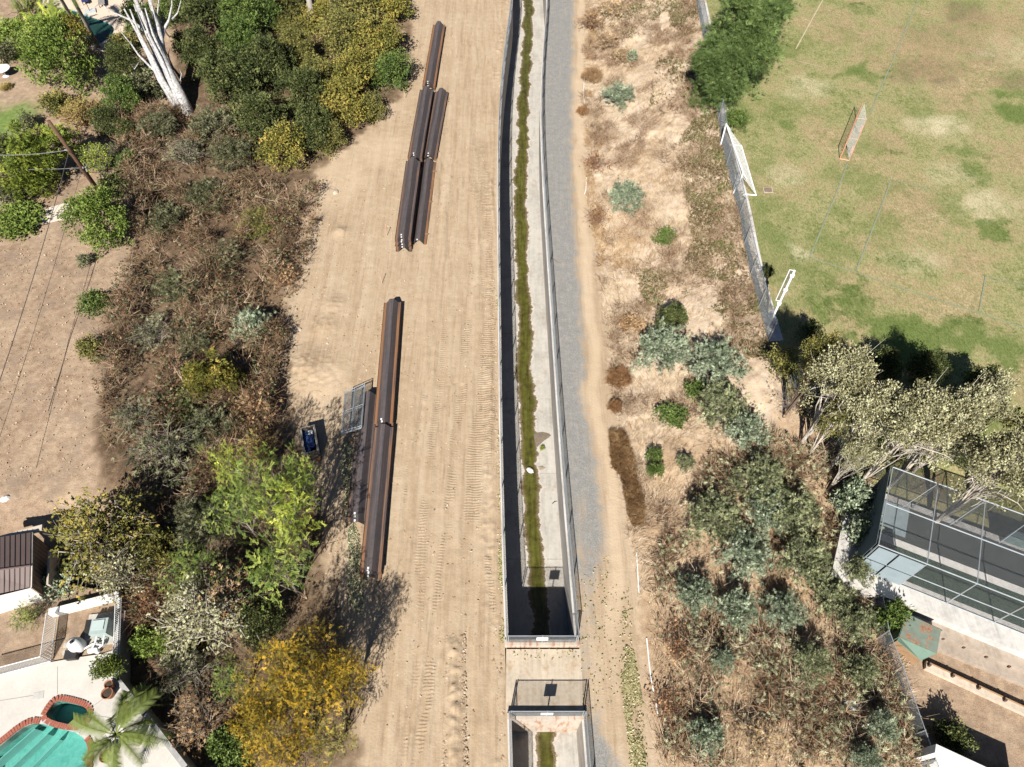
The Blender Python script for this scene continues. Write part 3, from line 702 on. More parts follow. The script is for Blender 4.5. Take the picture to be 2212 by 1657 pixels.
BARKG = plain('bark_grey', (.32, .27, .22), .9, var=.4, scale=5)
BARKP = plain('bark_pale', (.52, .46, .38), .85, var=.35, scale=5)
TWIGR = plain('twig_red', (.24, .135, .085), .9, var=.4, scale=4)
TWIGT = plain('twig_tan', (.40, .30, .20), .9, var=.4, scale=4)

_vr = random.Random(7)
_used = {}
ZK = dict(locust=.70, autumn=.62, airy=.62, paper=.72, pine=.45)
def plant(kind, x, y, r, h, leaf, bark, name, label, cat, group=None, hc=None, sq=1.0, lean=None, ry=None):
    hc = hc or ZK.get(kind, .45)
    """crown centre seen at pixel (x, y), half-width r px, height h m"""
    g = ray_ground(x, y); zg = g[2]
    for i in range(6):
        p = W0(x, y, zg + h * hc); zg = float(Z(p[0], p[1]))
    if kind in ('broad', 'willow') and h > 2.5: h *= 1.2
    k = pxm(y, zg + h * hc); R = r / k
    lst = PROTO[kind]; _used[kind] = _used.get(kind, 0) + 1; me, tm, R0, H0 = lst[_used[kind] % len(lst)]
    root = empty(name, (p[0], p[1], zg - .05), label, cat, group)
    rz = _vr.uniform(0, 6.28); sx = R / R0; sy = sx if ry is None else (ry / k) / R0
    if ry is not None: rz = 0
    sc = (sx, sy, h / H0)
    place('crown', me, L[leaf], root, rz=rz, sc=sc); place('trunk', tm, bark, root, rz=rz, sc=sc)
    return root

# ------------------------------------------------------------------ the plants of the photograph
TREE, BUSH, SHRUB = 'tree', 'bush', 'shrub'
for a in [
 # evergreen thicket behind the pale dead trunk
 ('broad', 455, 25, 78, 4.0, 'dark', BARK, 'evergreen_bush', 'dark green bush at the top edge right of the pale dead tree', BUSH),
 ('broad', 545, 45, 66, 3.6, 'green', BARK, 'evergreen_bush', 'mid green bush near the top edge, second bush right of the dead tree', BUSH),
 ('broad', 440, 130, 62, 3.4, 'dark', BARK, 'evergreen_bush', 'dark bush close against the right side of the dead trunk', BUSH),
 ('broad', 505, 185, 72, 3.6, 'dark', BARK, 'evergreen_bush', 'large dark red-berried bush right of the dead trunk foot', BUSH),
 ('broad', 585, 160, 70, 3.8, 'dark', BARK, 'evergreen_bush', 'big dark bush in the middle of the upper left thicket', BUSH),
 ('broad', 560, 262, 60, 3.0, 'dark', BARK, 'evergreen_bush', 'dark bush just above the low yellowish bush of the thicket', BUSH),
 ('broad', 645, 120, 52, 3.0, 'olive', BARK, 'evergreen_bush', 'olive bush between dry grass and the yellowing bushes', BUSH),
 ('broad', 655, 215, 58, 3.2, 'dark', BARK, 'evergreen_bush', 'dark bush left of the yellow-green bushes by the sheet piles', BUSH),
 ('broad', 680, 285, 55, 3.0, 'dark', BARK, 'evergreen_bush', 'dark grey-green bush at the lower right of the thicket', BUSH),
 ('willow', 770, 30, 68, 3.0, 'olive', BARK, 'willow_bush', 'olive bush at the top edge left of the topmost sheet piles', BUSH),
 ('willow', 845, 20, 48, 2.6, 'yellowgreen', BARK, 'willow_bush', 'yellowish bush at the top edge nearest the dirt road', BUSH),
 ('willow', 735, 85, 58, 2.8, 'olive', BARK, 'willow_bush', 'olive bush below the shaggy palm stump', BUSH),
 ('willow', 810, 105, 66, 3.0, 'yellowgreen', BARK, 'willow_bush', 'yellow-green bush beside the topmost sheet piles', BUSH),
 ('willow', 850, 165, 52, 2.6, 'green', BARK, 'willow_bush', 'green bush reaching farthest onto the dirt road', BUSH),
 ('willow', 765, 165, 58, 3.0, 'yellowgreen', BARK, 'willow_bush', 'yellow-green bush in the middle of the roadside bushes', BUSH),
 ('willow', 745, 235, 60, 2.8, 'yellowgreen', BARK, 'willow_bush', 'yellowing bush at the lower end of the roadside bushes', BUSH),
 ('willow', 800, 240, 40, 2.2, 'olive', BARK, 'willow_bush', 'small olive bush at the road edge beside five stacked piles', BUSH),
 ('willow', 690, 40, 50, 2.4, 'yellowgreen', BARK, 'willow_bush', 'yellow-green bush around the shaggy palm stump', BUSH),
 ('willow', 612, 335, 62, 2.8, 'yellowgreen', BARK, 'willow_bush', 'low yellow-green bush at the foot of the thicket', BUSH),
 ('willow', 625, 65, 40, 2.0, 'olive', BARK, 'willow_bush', 'pale olive shrub standing in dry grass near the top edge', BUSH),
 ('acacia', 455, 270, 58, 2.4, 'sage', BARKG, 'grey_shrub', 'grey-green shrub right at the foot of the dead trunk', SHRUB),
 ('acacia', 500, 330, 60, 2.0, 'sage', TWIGT, 'grey_shrub', 'grey-green sparse shrub below the dark thicket', SHRUB),
 ('dry', 400, 330, 60, 2.2, 'sage', BARKG, 'bare_shrub', 'half bare shrub below the dead trunk', SHRUB),
 ('broad', 275, 150, 45, 3.0, 'dark', BARK, 'evergreen_bush', 'dark bush in shade left of the dead tree trunk', BUSH),
 ('broad', 265, 215, 45, 2.6, 'green', BARK, 'evergreen_bush', 'green bush left of the dead trunk foot above the sparse shrub', BUSH),
 ('shrub', 310, 195, 40, 2.2, 'sage', BARKG, 'grey_shrub', 'grey twiggy shrub leaning on the dead trunk', SHRUB),
 ('shrub', 265, 95, 35, 1.6, 'olive', BARK, 'evergreen_bush', 'clipped olive bush below the upper swimming pool', BUSH),
 # upper left garden
 ('broad', 140, 150, 78, 4.6, 'bright', BARK, 'garden_tree', 'big round bright green tree in the upper left garden', TREE),
 ('broad', 172, 88, 33, 2.8, 'yellowgreen', BARK, 'garden_tree', 'yellow-green tree beside the upper swimming pool', TREE),
 ('hedge', 25, 70, 50, 1.3, 'bright', BARK, 'clipped_hedge', 'trimmed green hedge left of the bright green garden tree', 'hedge'),
 ('hedge', 75, 95, 45, 1.3, 'bright', BARK, 'clipped_hedge', 'end of trimmed hedge touching the big bright garden tree', 'hedge'),
 ('cycad', 62, 25, 32, 1.6, 'palm', BARK, 'cycad', 'pale green cycad at the top left corner', 'plant'),
 ('cycad', 105, 55, 36, 1.7, 'lime', BARK, 'cycad', 'yellowish cycad left of the upper pool', 'plant'),
 ('cycad', 135, 52, 30, 1.5, 'lime', BARK, 'cycad', 'yellowish cycad next to the palm trunks', 'plant'),
 ('cycad', 52, 105, 24, 1.2, 'palm', BARK, 'yucca', 'spiky yucca beside the white flowering bush', 'plant'),
 ('shrub', 22, 115, 30, 1.5, 'sage', BARK, 'flowering_bush', 'white flowering bush at the left edge', BUSH),
 ('shrub', 12, 188, 14, .5, 'blush', BARK, 'flower_bed', 'low pink flowers at the left edge', 'flowers'),
 ('airy', 172, 235, 60, 2.2, 'blush', TWIGR, 'sparse_shrub', 'sparse yellow and red-twigged shrub in the middle of the garden', SHRUB),
 ('airy', 205, 335, 48, 2.4, 'lime', BARKG, 'sparse_tree', 'thin lime leaved tree right of the utility pole', TREE),
 ('juniper', 92, 345, 88, 4.2, 'juniper', BARK, 'juniper', 'tall plumed juniper left of the utility pole', TREE),
 ('shrub', 62, 262, 22, 1.2, 'sage', BARK, 'flowering_bush', 'white-flecked bush between lawn and juniper', BUSH),
 ('tall', 272, 350, 28, 1.8, 'green', BARK, 'vine_bush', 'narrow green bush at the right end of the garden', BUSH),
 ('shrub', 275, 290, 26, 1.6, 'dark', BARK, 'vine_bush', 'dark narrow bush above the green one at the garden end', BUSH),
 ('shrub', 30, 415, 40, 1.4, 'sage', BARK, 'grey_shrub', 'shaded grey shrub at the left edge above the hedge', SHRUB),
 ('shrub', 245, 400, 35, 1.6, 'dark', BARK, 'evergreen_bush', 'dark bush behind the foot of the utility pole', BUSH),
 ('broad', 218, 490, 72, 3.4, 'bright', BARK, 'rounded_bush', 'big rounded bright green bush standing alone at the yard edge', BUSH),
 ('hedge', 35, 475, 56, 1.1, 'bright', BARK, 'clipped_hedge', 'low bright hedge beside the white path', 'hedge'),
 ('feather', 180, 562, 18, 1.0, 'greygreen', TWIGR, 'sapling', 'tiny sapling on bare yard below the big round bush', 'plant'),
 ('shrub', 200, 655, 32, 1.4, 'green', BARK, 'yard_bush', 'small green bush at the yard edge, upper of two', BUSH),
 ('shrub', 238, 650, 20, 1.0, 'dark', BARK, 'yard_bush', 'little dark bush just right of the upper small yard bush', BUSH),
 ('shrub', 195, 757, 32, 1.3, 'olive', BARK, 'yard_bush', 'small olive bush at the yard edge, lower of two', BUSH),
 ('feather', 545, 705, 48, 2.4, 'bluegreen', BARKG, 'feathery_shrub', 'feathery grey-green shrub at the edge of the brown brush', SHRUB),
 ('juniper', 462, 822, 66, 3.2, 'yellowgreen', BARK, 'yellow_shrub', 'plumed yellow-green shrub in the middle of the brown brush', SHRUB),
 ('shrub', 390, 880, 60, .9, 'dark', BARK, 'ivy_mound', 'dark ivy mound below the plumed yellow-green shrub', 'plant'),
 ('dry', 355, 975, 105, 3.0, 'sage', BARKG, 'bare_tree', 'grey bare-twigged tree left of the lime leaved trees', TREE),
 ('dry', 300, 900, 70, 2.0, 'sage', BARKG, 'bare_shrub', 'grey bare shrub at the right edge of the tan yard', SHRUB),
 ('dry', 545, 880, 60, 2.6, 'tan', TWIGR, 'bare_shrub', 'reddish bare shrub left of the burnt metal box', SHRUB),
 ('dry', 560, 975, 58, 3.0, 'blush', TWIGR, 'bare_shrub', 'pinkish bare shrub just above the lime leaved trees', SHRUB),
 # lower left trees
 ('locust', 500, 1020, 42, 6.5, 'lime', BARKG, 'locust_tree', 'small yellow-lime locust crown, topmost of the locusts', TREE),
 ('locust', 580, 1065, 80, 7.0, 'locust', BARKG, 'locust_tree', 'green locust tree left of the long sheet pile stacks', TREE),
 ('locust', 628, 1120, 75, 6.5, 'lime', BARKG, 'locust_tree', 'lime yellow locust tree nearest the lower sheet piles', TREE),
 ('locust', 510, 1100, 62, 5.8, 'locust', BARKG, 'locust_tree', 'green locust tree in the middle of the lower left trees', TREE),
 ('locust', 600, 1225, 85, 6.2, 'locust', BARKG, 'locust_tree', 'green locust tree above the golden tree', TREE),
 ('locust', 505, 1470, 48, 3.4, 'locust', BARKG, 'locust_tree', 'small green locust left of the golden tree', TREE),
 ('locust', 655, 1030, 45, 5.8, 'locust', BARKG, 'locust_tree', 'thin locust branches beside the burnt metal box', TREE),
 ('airy', 205, 1140, 128, 6.0, 'yellowgreen', BARKG, 'ash_tree', 'large yellow-green tree behind the brown roofed shed', TREE),
 ('airy', 250, 1220, 80, 4.6, 'pale', BARKG, 'ash_tree', 'pale yellow leaved crown below the large tree by the shed', TREE),
 ('airy', 430, 1320, 118, 5.4, 'pale', BARKP, 'bare_tree', 'pale branched tree with few dry leaves right of the pool wall', TREE),
 ('dry', 480, 1300, 90, 5.0, 'tan', BARKP, 'bare_tree', 'tan bare-branched tree left of the lowest locust', TREE),
 ('dry', 330, 1300, 46, 2.4, 'rust', TWIGR, 'bare_shrub', 'rusty brown shrub against the outside of the pool wall', SHRUB),
 ('shrub', 330, 1395, 40, 2.0, 'bright', BARK, 'leafy_shrub', 'bright green shrub outside the pool wall below the rusty shrub', SHRUB),
 ('dry', 400, 1450, 75, 2.6, 'sage', BARKG, 'bare_shrub', 'grey shrub in the shaded hollow right of the pool', SHRUB),
 ('dry', 420, 1560, 80, 2.2, 'tan', BARKG, 'bare_shrub', 'brown shrub in the dark hollow at the bottom', SHRUB),
 ('shrub', 500, 1610, 50, 1.6, 'green', BARK, 'leafy_shrub', 'shaded green shrub left of the foot of the golden tree', SHRUB),
 ('autumn', 655, 1475, 112, 7.0, 'gold', BARK, 'golden_tree', 'golden yellow autumn tree at the bottom beside the dirt road', TREE),
 ('autumn', 620, 1600, 92, 5.6, 'gold', BARK, 'golden_tree', 'golden green crown at the bottom edge below the autumn tree', TREE),
 ('autumn', 745, 1450, 62, 5.4, 'gold', BARK, 'golden_tree', 'golden branch crown reaching over the dirt road', TREE),
 ('locust', 715, 1590, 55, 3.8, 'yellowgreen', BARK, 'locust_tree', 'yellow-green crown on the right flank of the golden tree', TREE),
 ('shrub', 125, 1268, 52, 1.5, 'bluegreen', BARKG, 'leafy_shrub', 'dark blue-green shrub at the corner of the shed', SHRUB),
 ('locust', 60, 1330, 36, 2.2, 'locust', BARK, 'locust_sapling', 'feathery sapling in the yard between shed and white fence', 'plant'),
 ('grassclump', 150, 1388, 34, .9, 'straw', TWIGT, 'dry_grass_clump', 'tan dry grass clump beside the pool equipment', 'grass'),
 # dry slope right of the path
 ('small', 1365, 124, 15, .9, 'bluegreen', BARK, 'slope_bush', 'small dark blue-green bush high on the dry slope', BUSH),
 ('acacia', 1335, 205, 44, 1.6, 'bluegreen', BARKG, 'slope_shrub', 'half bare blue-green shrub near the top of the slope', SHRUB),
 ('brownbush', 1280, 163, 22, .7, 'tan', TWIGT, 'tumbleweed', 'round tan tumbleweed beside the path near the top', 'tumbleweed'),
 ('brownbush', 1258, 240, 12, .5, 'rust', TWIGT, 'tumbleweed', 'small round tumbleweed at the path edge near the top', 'tumbleweed'),
 ('dry', 1275, 45, 36, 2.0, 'tan', TWIGR, 'dry_shrub', 'bare brown shrub at the top edge right of the path', SHRUB),
 ('dry', 1310, 90, 36, 1.6, 'tan', TWIGT, 'dry_shrub', 'tan bare shrub below the topmost bare shrub', SHRUB),
 ('tangle', 1285, 355, 32, 1.2, 'rust', TWIGR, 'dry_shrub', 'dark brown tangled shrub above the blue-green slope bush', SHRUB),
 ('acacia', 1352, 425, 48, 2.4, 'bluegreen', BARKG, 'slope_bush', 'blue-green bush alone on the middle of the dry slope', BUSH),
 ('tangle', 1290, 470, 32, 1.0, 'rust', TWIGR, 'dry_shrub', 'brown tangled shrub at lower left of lone blue-green bush', SHRUB),
 ('small', 1435, 515, 27, .6, 'green', BARK, 'slope_bush', 'low green bush on bare ground in mid slope', BUSH),
 ('small', 1362, 700, 30, .6, 'tan', TWIGR, 'dry_shrub', 'flat brown shrub on the slope left of the dark bush', SHRUB),
 ('broad', 1455, 690, 42, 2.0, 'dark', BARK, 'slope_bush', 'dark bush above the big pair of blue-green bushes', BUSH),
 ('acacia', 1432, 755, 70, 3.0, 'bluegreen', BARKG, 'slope_bush', 'big blue-green bush, left of the pair in mid slope', BUSH),
 ('acacia', 1545, 785, 72, 3.0, 'bluegreen', BARKG, 'slope_bush', 'big blue-green bush, right of the pair in mid slope', BUSH),
 ('small', 1500, 845, 26, 1.0, 'green', BARK, 'slope_bush', 'bright green low bush under the pair of blue-green bushes', BUSH),
 ('small', 1455, 898, 36, .8, 'green', BARK, 'slope_bush', 'round flat green bush right of the brown tumbleweeds', BUSH),
 ('small', 1415, 985, 19, .8, 'green', BARK, 'slope_bush', 'upper of two touching small green bushes on the slope', BUSH),
 ('small', 1412, 1017, 20, .8, 'green', BARK, 'slope_bush', 'lower of two touching small green bushes on the slope', BUSH),
 ('brownbush', 1335, 815, 26, .7, 'rust', TWIGR, 'tumbleweed', 'brown tumbleweed patch at the path edge, topmost of the row', 'tumbleweed'),
 ('brownbush', 1328, 878, 14, .6, 'rust', TWIGR, 'tumbleweed', 'small square brown tumbleweed in the row beside the path', 'tumbleweed'),
 ('acacia', 1560, 880, 66, 3.0, 'warmsage', BARKG, 'slope_bush', 'grey-green bush below the right one of the pair', BUSH),
 ('acacia', 1610, 930, 55, 2.6, 'bluegreen', BARKG, 'slope_bush', 'blue-green bush left of the grey dead vines', BUSH),
 ('tall', 1690, 788, 34, 2.8, 'olive', BARK, 'fence_bush', 'tall olive bush leaning on the field fence', BUSH),
 ('tall', 1748, 722, 30, 2.0, 'dark', BARK, 'fence_bush', 'dark shaded bush at the edge of the field beside pale trees', BUSH),
 ('feather', 1660, 590, 16, 1.2, 'dark', BARK, 'fence_sapling', 'small dark sapling on the field side of the fence', 'plant'),
 ('broad', 1590, 262, 30, 1.6, 'green', BARK, 'rounded_shrub', 'round dark green shrub under the big pine', SHRUB),
 ('pine', 1592, 108, 92, 8.5, 'pine', BARK, 'pine_tree', 'large green pine at the top beside the sports field', TREE),
 ('pine', 1640, 10, 76, 8.0, 'pine', BARK, 'pine_tree', 'second pine crown at the top edge behind the large pine', TREE),
 # lower right slope
 ('paper', 1822, 820, 72, 9.5, 'pale', BARKP, 'paperbark_tree', 'pale leaved tree, leftmost of the row below the sports field', TREE),
 ('paper', 1882, 896, 62, 8.8, 'pale', BARKP, 'paperbark_tree', 'pale leaved tree, second of the row below the field', TREE),
 ('paper', 1975, 913, 78, 10.2, 'pale', BARKP, 'paperbark_tree', 'broad pale leaved tree in the middle of the row', TREE),
 ('paper', 2055, 913, 68, 10.2, 'pale', BARKP, 'paperbark_tree', 'pale leaved crown joined to the right of the middle tree', TREE),
 ('paper', 2165, 1008, 79, 10.2, 'pale', BARKP, 'paperbark_tree', 'pale leaved tree with white trunk at the right edge', TREE),
 ('paper', 1852, 980, 39, 6.0, 'pale', BARKP, 'paperbark_tree', 'small pale tree beside the fence below the row', TREE),
 ('paper', 1808, 898, 41, 6.2, 'olive', BARKP, 'paperbark_tree', 'olive crown between the two leftmost pale trees', TREE),
 ('paper', 1765, 778, 44, 8.3, 'olive', BARK, 'paperbark_tree', 'narrow dark olive tree at the field corner', TREE),
 ('paper', 2260, 938, 72, 10.2, 'olive', BARKP, 'paperbark_tree', 'olive crown cut by the right edge above the pale trees', TREE),
 ('acacia', 1540, 1120, 70, 3.0, 'warmsage', BARKG, 'slope_bush', 'grey-green bush above the leaf litter on lower slope', BUSH),
 ('acacia', 1645, 1040, 70, 3.0, 'warmsage', BARKG, 'slope_bush', 'grey-green bush uppermost of the lower slope thicket', BUSH),
 ('acacia', 1715, 1110, 70, 3.2, 'warmsage', BARKG, 'slope_bush', 'broad grey-green bush in the middle of the lower thicket', BUSH),
 ('acacia', 1610, 1200, 67, 2.8, 'bluegreen', BARKG, 'slope_bush', 'blue-green bush in the left half of the lower thicket', BUSH),
 ('acacia', 1740, 1215, 68, 3.0, 'warmsage', BARKG, 'slope_bush', 'grey-green bush left of the batting cage corner', BUSH),
 ('acacia', 1500, 1285, 52, 2.4, 'bluegreen', BARKG, 'slope_bush', 'blue-green bush nearest the path on the lower slope', BUSH),
 ('acacia', 1590, 1320, 55, 2.4, 'bluegreen', BARKG, 'slope_bush', 'blue-green bush in the lower middle of the thicket', BUSH),
 ('shrub', 1840, 1075, 42, 2.6, 'bluegreen', BARK, 'glossy_bush', 'glossy blue-green bush at the upper left cage corner', BUSH),
 ('shrub', 1862, 1150, 38, 2.4, 'bluegreen', BARK, 'glossy_bush', 'glossy bush pressed against the left side of the cage', BUSH),
 ('acacia', 1850, 1235, 42, 2.6, 'warmsage', BARKG, 'slope_bush', 'grey-green bush at the lower left cage corner', BUSH),
 ('acacia', 1850, 1345, 48, 2.8, 'warmsage', BARKG, 'slope_bush', 'yellowish grey bush left of the rusty green hood', BUSH),
 ('shrub', 1922, 1330, 34, 2.6, 'green', BARK, 'glossy_bush', 'green bush growing over the rusty hood corner', BUSH),
 ('acacia', 1755, 1430, 50, 2.2, 'warmsage', BARKG, 'slope_bush', 'grey-green bush on bare soil left of the wire fence', BUSH),
 ('acacia', 1905, 1570, 42, 2.2, 'bluegreen', BARKG, 'slope_bush', 'blue-green bush under the lower end of the wire fence', BUSH),
 ('acacia', 1560, 1425, 33, 1.8, 'bluegreen', BARKG, 'slope_bush', 'small blue-green bush among brown brush near bottom path', BUSH),
 ('acacia', 1525, 1590, 48, 2.0, 'bluegreen', BARKG, 'slope_bush', 'blue-green bush lowest on the slope near the path', BUSH),
 ('acacia', 1870, 1640, 42, 2.0, 'bluegreen', BARKG, 'slope_bush', 'blue-green bush at the bottom edge left of the low wall', BUSH),
 ('shrub', 2055, 1600, 40, 1.6, 'dark', BARK, 'wall_bush', 'dark bush in the shade of the low wall at bottom right', BUSH),
 ('deadvine', 1760, 885, 55, 1.8, 'straw', plain('dead_vine', (.33, .29, .27), .9), 'dead_vine', 'grey dead vine tangle on the bend of the field fence', 'vine'),
 ('deadvine', 1705, 870, 50, 1.4, 'straw', plain('dead_vine', (.33, .29, .27), .9), 'dead_vine', 'grey dead vine tangle left of the fence bend', 'vine'),
 ('deadvine', 1830, 985, 40, 1.8, 'straw', plain('dead_vine', (.33, .29, .27), .9), 'dead_vine', 'grey dead vines along the fence just before the cage', 'vine'),
 # pale paperbark trees
 # more of the upper left thicket and garden
 ('broad', 610, 20, 55, 3.2, 'olive', BARK, 'evergreen_bush', 'olive bush at the top edge left of the palm stump', BUSH),
 ('broad', 375, 20, 40, 3.0, 'green', BARK, 'evergreen_bush', 'green bush seen between the forks of the dead tree', BUSH),
 ('broad', 520, 110, 58, 3.6, 'green', BARK, 'evergreen_bush', 'mid green crown in the centre of the dark thicket', BUSH),
 ('willow', 700, 175, 50, 2.8, 'olive', BARK, 'willow_bush', 'olive bush between the dark thicket and roadside bushes', BUSH),
 ('willow', 715, 300, 42, 2.0, 'olive', BARK, 'willow_bush', 'small olive bush at the lower tip of the roadside bushes', BUSH),
 ('broad', 230, 265, 40, 2.4, 'dark', BARK, 'evergreen_bush', 'dark bush right of the sparse red-twigged shrub', BUSH),
 ('shrub', 120, 225, 36, 1.8, 'olive', BARK, 'garden_bush', 'olive garden bush between bright tree and sparse shrub', BUSH),
 ('shrub', 25, 330, 45, 2.2, 'dark', BARK, 'garden_bush', 'dark garden bush at the left edge beside the juniper', BUSH),
 ('juniper', 60, 395, 55, 2.6, 'juniper', BARK, 'juniper', 'lower juniper at the left below the tall plumed one', TREE),
 ('airy', 250, 330, 42, 2.0, 'sage', BARKG, 'sparse_shrub', 'sparse grey-green shrub right of the utility pole foot', SHRUB),
 ('broad', 300, 50, 42, 2.6, 'green', BARK, 'evergreen_bush', 'green bush behind the dead tree beside the pool terrace', BUSH),
 ('acacia', 340, 270, 52, 2.0, 'sage', TWIGT, 'grey_shrub', 'grey-green shrub left of the dead trunk foot', SHRUB),
 ('acacia', 440, 420, 60, 1.6, 'sage', TWIGR, 'grey_shrub', 'low grey-green shrub in the upper brown brush', SHRUB),
 ('acacia', 350, 470, 52, 1.6, 'sage', TWIGR, 'grey_shrub', 'low grey-green shrub right of the big round bush', SHRUB),
 ('acacia', 560, 480, 56, 1.4, 'olive', TWIGR, 'grey_shrub', 'low olive shrub in the brown brush near the dirt apron', SHRUB),
 ('dry', 480, 560, 70, 1.8, 'sage', TWIGR, 'bare_shrub', 'bare reddish shrub in the centre of the brown brush', SHRUB),
 ('acacia', 380, 620, 60, 1.6, 'sage', TWIGR, 'grey_shrub', 'grey-green shrub above the plumed yellow-green shrub', SHRUB),
 ('dry', 330, 720, 70, 1.8, 'sage', BARKG, 'bare_shrub', 'grey bare shrub right of the small yard bushes', SHRUB),
 ('acacia', 420, 730, 52, 1.6, 'sage', BARKG, 'grey_shrub', 'grey shrub just above the plumed yellow-green shrub', SHRUB),
 ('dry', 610, 600, 50, 1.4, 'tan', TWIGR, 'bare_shrub', 'tan bare shrub at the edge of the dirt apron', SHRUB),
 ('acacia', 450, 930, 66, 2.4, 'sage', BARKG, 'grey_shrub', 'grey-green shrub above the topmost locust crown', SHRUB),
 ('acacia', 420, 1140, 80, 3.0, 'sage', BARKG, 'grey_shrub', 'grey-green shrub between the shed tree and the locusts', SHRUB),
 ('broad', 340, 1200, 60, 2.6, 'olive', BARKG, 'leafy_shrub', 'olive shrub under the pale crown by the shed', SHRUB),
 ('locust', 420, 1240, 70, 4.0, 'locust', BARKG, 'locust_tree', 'green locust crown between shed tree and lowest locusts', TREE),
 ('broad', 560, 1350, 60, 2.6, 'dark', BARK, 'leafy_shrub', 'dark shrub in shade above the golden tree', SHRUB),
 ('shrub', 390, 1380, 46, 2.2, 'bright', BARKG, 'leafy_shrub', 'bright green shrub in the middle of the pale branched tree', SHRUB),
 ('autumn', 560, 1530, 70, 5.0, 'gold', BARK, 'golden_tree', 'golden crown on the left flank of the autumn tree', TREE),
 ('dry', 1330, 20, 40, 1.6, 'straw', TWIGT, 'dry_shrub', 'straw coloured shrub at the top edge above the slope', SHRUB),
 ('dry', 1350, 120, 34, 1.4, 'straw', TWIGT, 'dry_shrub', 'bare stems around the small dark bush high on the slope', SHRUB),
 ('acacia', 1480, 1000, 25, 1.2, 'warmsage', TWIGR, 'grey_shrub', 'small grey shrub right of the two touching green bushes', SHRUB),
 ('tangle', 1470, 1400, 52, 1.0, 'rust', TWIGR, 'dry_shrub', 'brown tangled shrub right of the leaf litter strip', SHRUB),
 ('tangle', 1440, 1520, 50, 1.0, 'rust', TWIGR, 'dry_shrub', 'brown tangled shrub beside the lowest white pipe', SHRUB),
 ('dry', 1640, 1600, 70, 1.4, 'straw', TWIGT, 'dry_shrub', 'brown bare shrub at the bottom of the lower slope', SHRUB),
 ('pine', 1553, 168, 64, 5.5, 'pine', BARK, 'pine_tree', 'low pine lobe hanging over the fence below the large pine', TREE),
 ('broad', 1785, 885, 48, 2.2, 'dark', BARK, 'shade_fill_bush', 'dark undergrowth added for shade below the leftmost pale tree', BUSH),  # dark undergrowth from here on, put in to deepen the tree shade
 ('broad', 1925, 965, 58, 2.2, 'dark', BARK, 'shade_fill_bush', 'dark undergrowth added for shade between the pale trees and the cage', BUSH),
 ('broad', 1905, 800, 44, 2.4, 'dark', BARK, 'shade_fill_bush', 'dark undergrowth added for shade behind the second pale tree at the field edge', BUSH),
 ('broad', 2095, 985, 48, 2.0, 'dark', BARK, 'shade_fill_bush', 'dark undergrowth added for shade left of the white trunk at the right edge', BUSH),
 ('broad', 1838, 1012, 34, 1.8, 'dark', BARK, 'shade_fill_bush', 'dark undergrowth added for shade against the old wire fence above the cage', BUSH),
 ('broad', 2105, 850, 52, 2.6, 'dark', BARK, 'shade_fill_bush', 'dark undergrowth added for shade at the field edge right of the middle trees', BUSH),
 ('broad', 2000, 800, 46, 2.4, 'dark', BARK, 'shade_fill_bush', 'dark undergrowth added for shade at the field edge behind the middle trees', BUSH),
 ('paper', 2110, 880, 60, 9.8, 'pale', BARKP, 'paperbark_tree', 'pale crown added for shade between the joined middle crowns and right edge tree', TREE),  # extra tree put in to darken the ground between the crowns
 ('acacia', 1690, 1320, 56, 2.2, 'bluegreen', BARKG, 'slope_bush', 'blue-green bush below the middle of the lower thicket', BUSH),
 ('acacia', 1800, 1290, 52, 2.4, 'warmsage', BARKG, 'slope_bush', 'warm green bush beside the pale cage screens', BUSH),
 ('acacia', 1860, 1450, 46, 2.0, 'warmsage', BARKG, 'slope_bush', 'warm green bush along the lower wire fence', BUSH),
 ('acacia', 1660, 1110, 60, 2.6, 'bluegreen', BARKG, 'slope_bush', 'blue-green bush in the upper middle of the lower thicket', BUSH),
]: plant(*a)

# ------------------------------------------------------------------ what nobody could count: dry grass, brush, ground cover, fallen leaves
def scatter(polys, n, seed, dens=None, z=1.0):
    rng = np.random.default_rng(seed); out = []
    for poly, share in polys:
        P = [W0(x, y, z)[:2] for x, y in poly]; a = np.array(P); lo, hi = a.min(0), a.max(0)
        m = int(n * share); got = np.zeros((0, 2))
        while len(got) < m:
            q = lo + rng.random((m * 3, 2)) * (hi - lo); q = q[inpoly(q[:, 0], q[:, 1], P)]
            if dens is not None: q = q[rng.random(len(q)) < dens(q[:, 0], q[:, 1])]
            got = np.concatenate([got, q])
        out.append(got[:m])
    q = np.concatenate(out); return np.column_stack([q, Z(q[:, 0], q[:, 1])]), rng
def stuff(name, parts, mats, label, cat):
    Vs, Fs, Ts, Ms, k = [], [], [], [], 0
    for (V, F, T), mi in parts:
        Vs.append(V); Fs.append(F + k); Ts.append(T); Ms.append(np.full(len(F), mi)); k += len(V)
    me = np_mesh(name, np.concatenate(Vs), np.concatenate(Fs), np.concatenate(Ts), mats)
    me.polygons.foreach_set('material_index', np.concatenate(Ms).astype(np.int32))
    o = bpy.data.objects.new(name, me); C.objects.link(o); return tag(o, label, cat, kind='stuff')
def sow(tpl, P, rng, dirs, nup, smin, smax, tint):
    return strew(tpl[0], tpl[1], P, frames(dirs, nup + rng.normal(size=P.shape) * .4), rng.uniform(smin, smax, len(P)), np.clip(tint, 0, 1))
UP = np.array((0, 0, 1.))
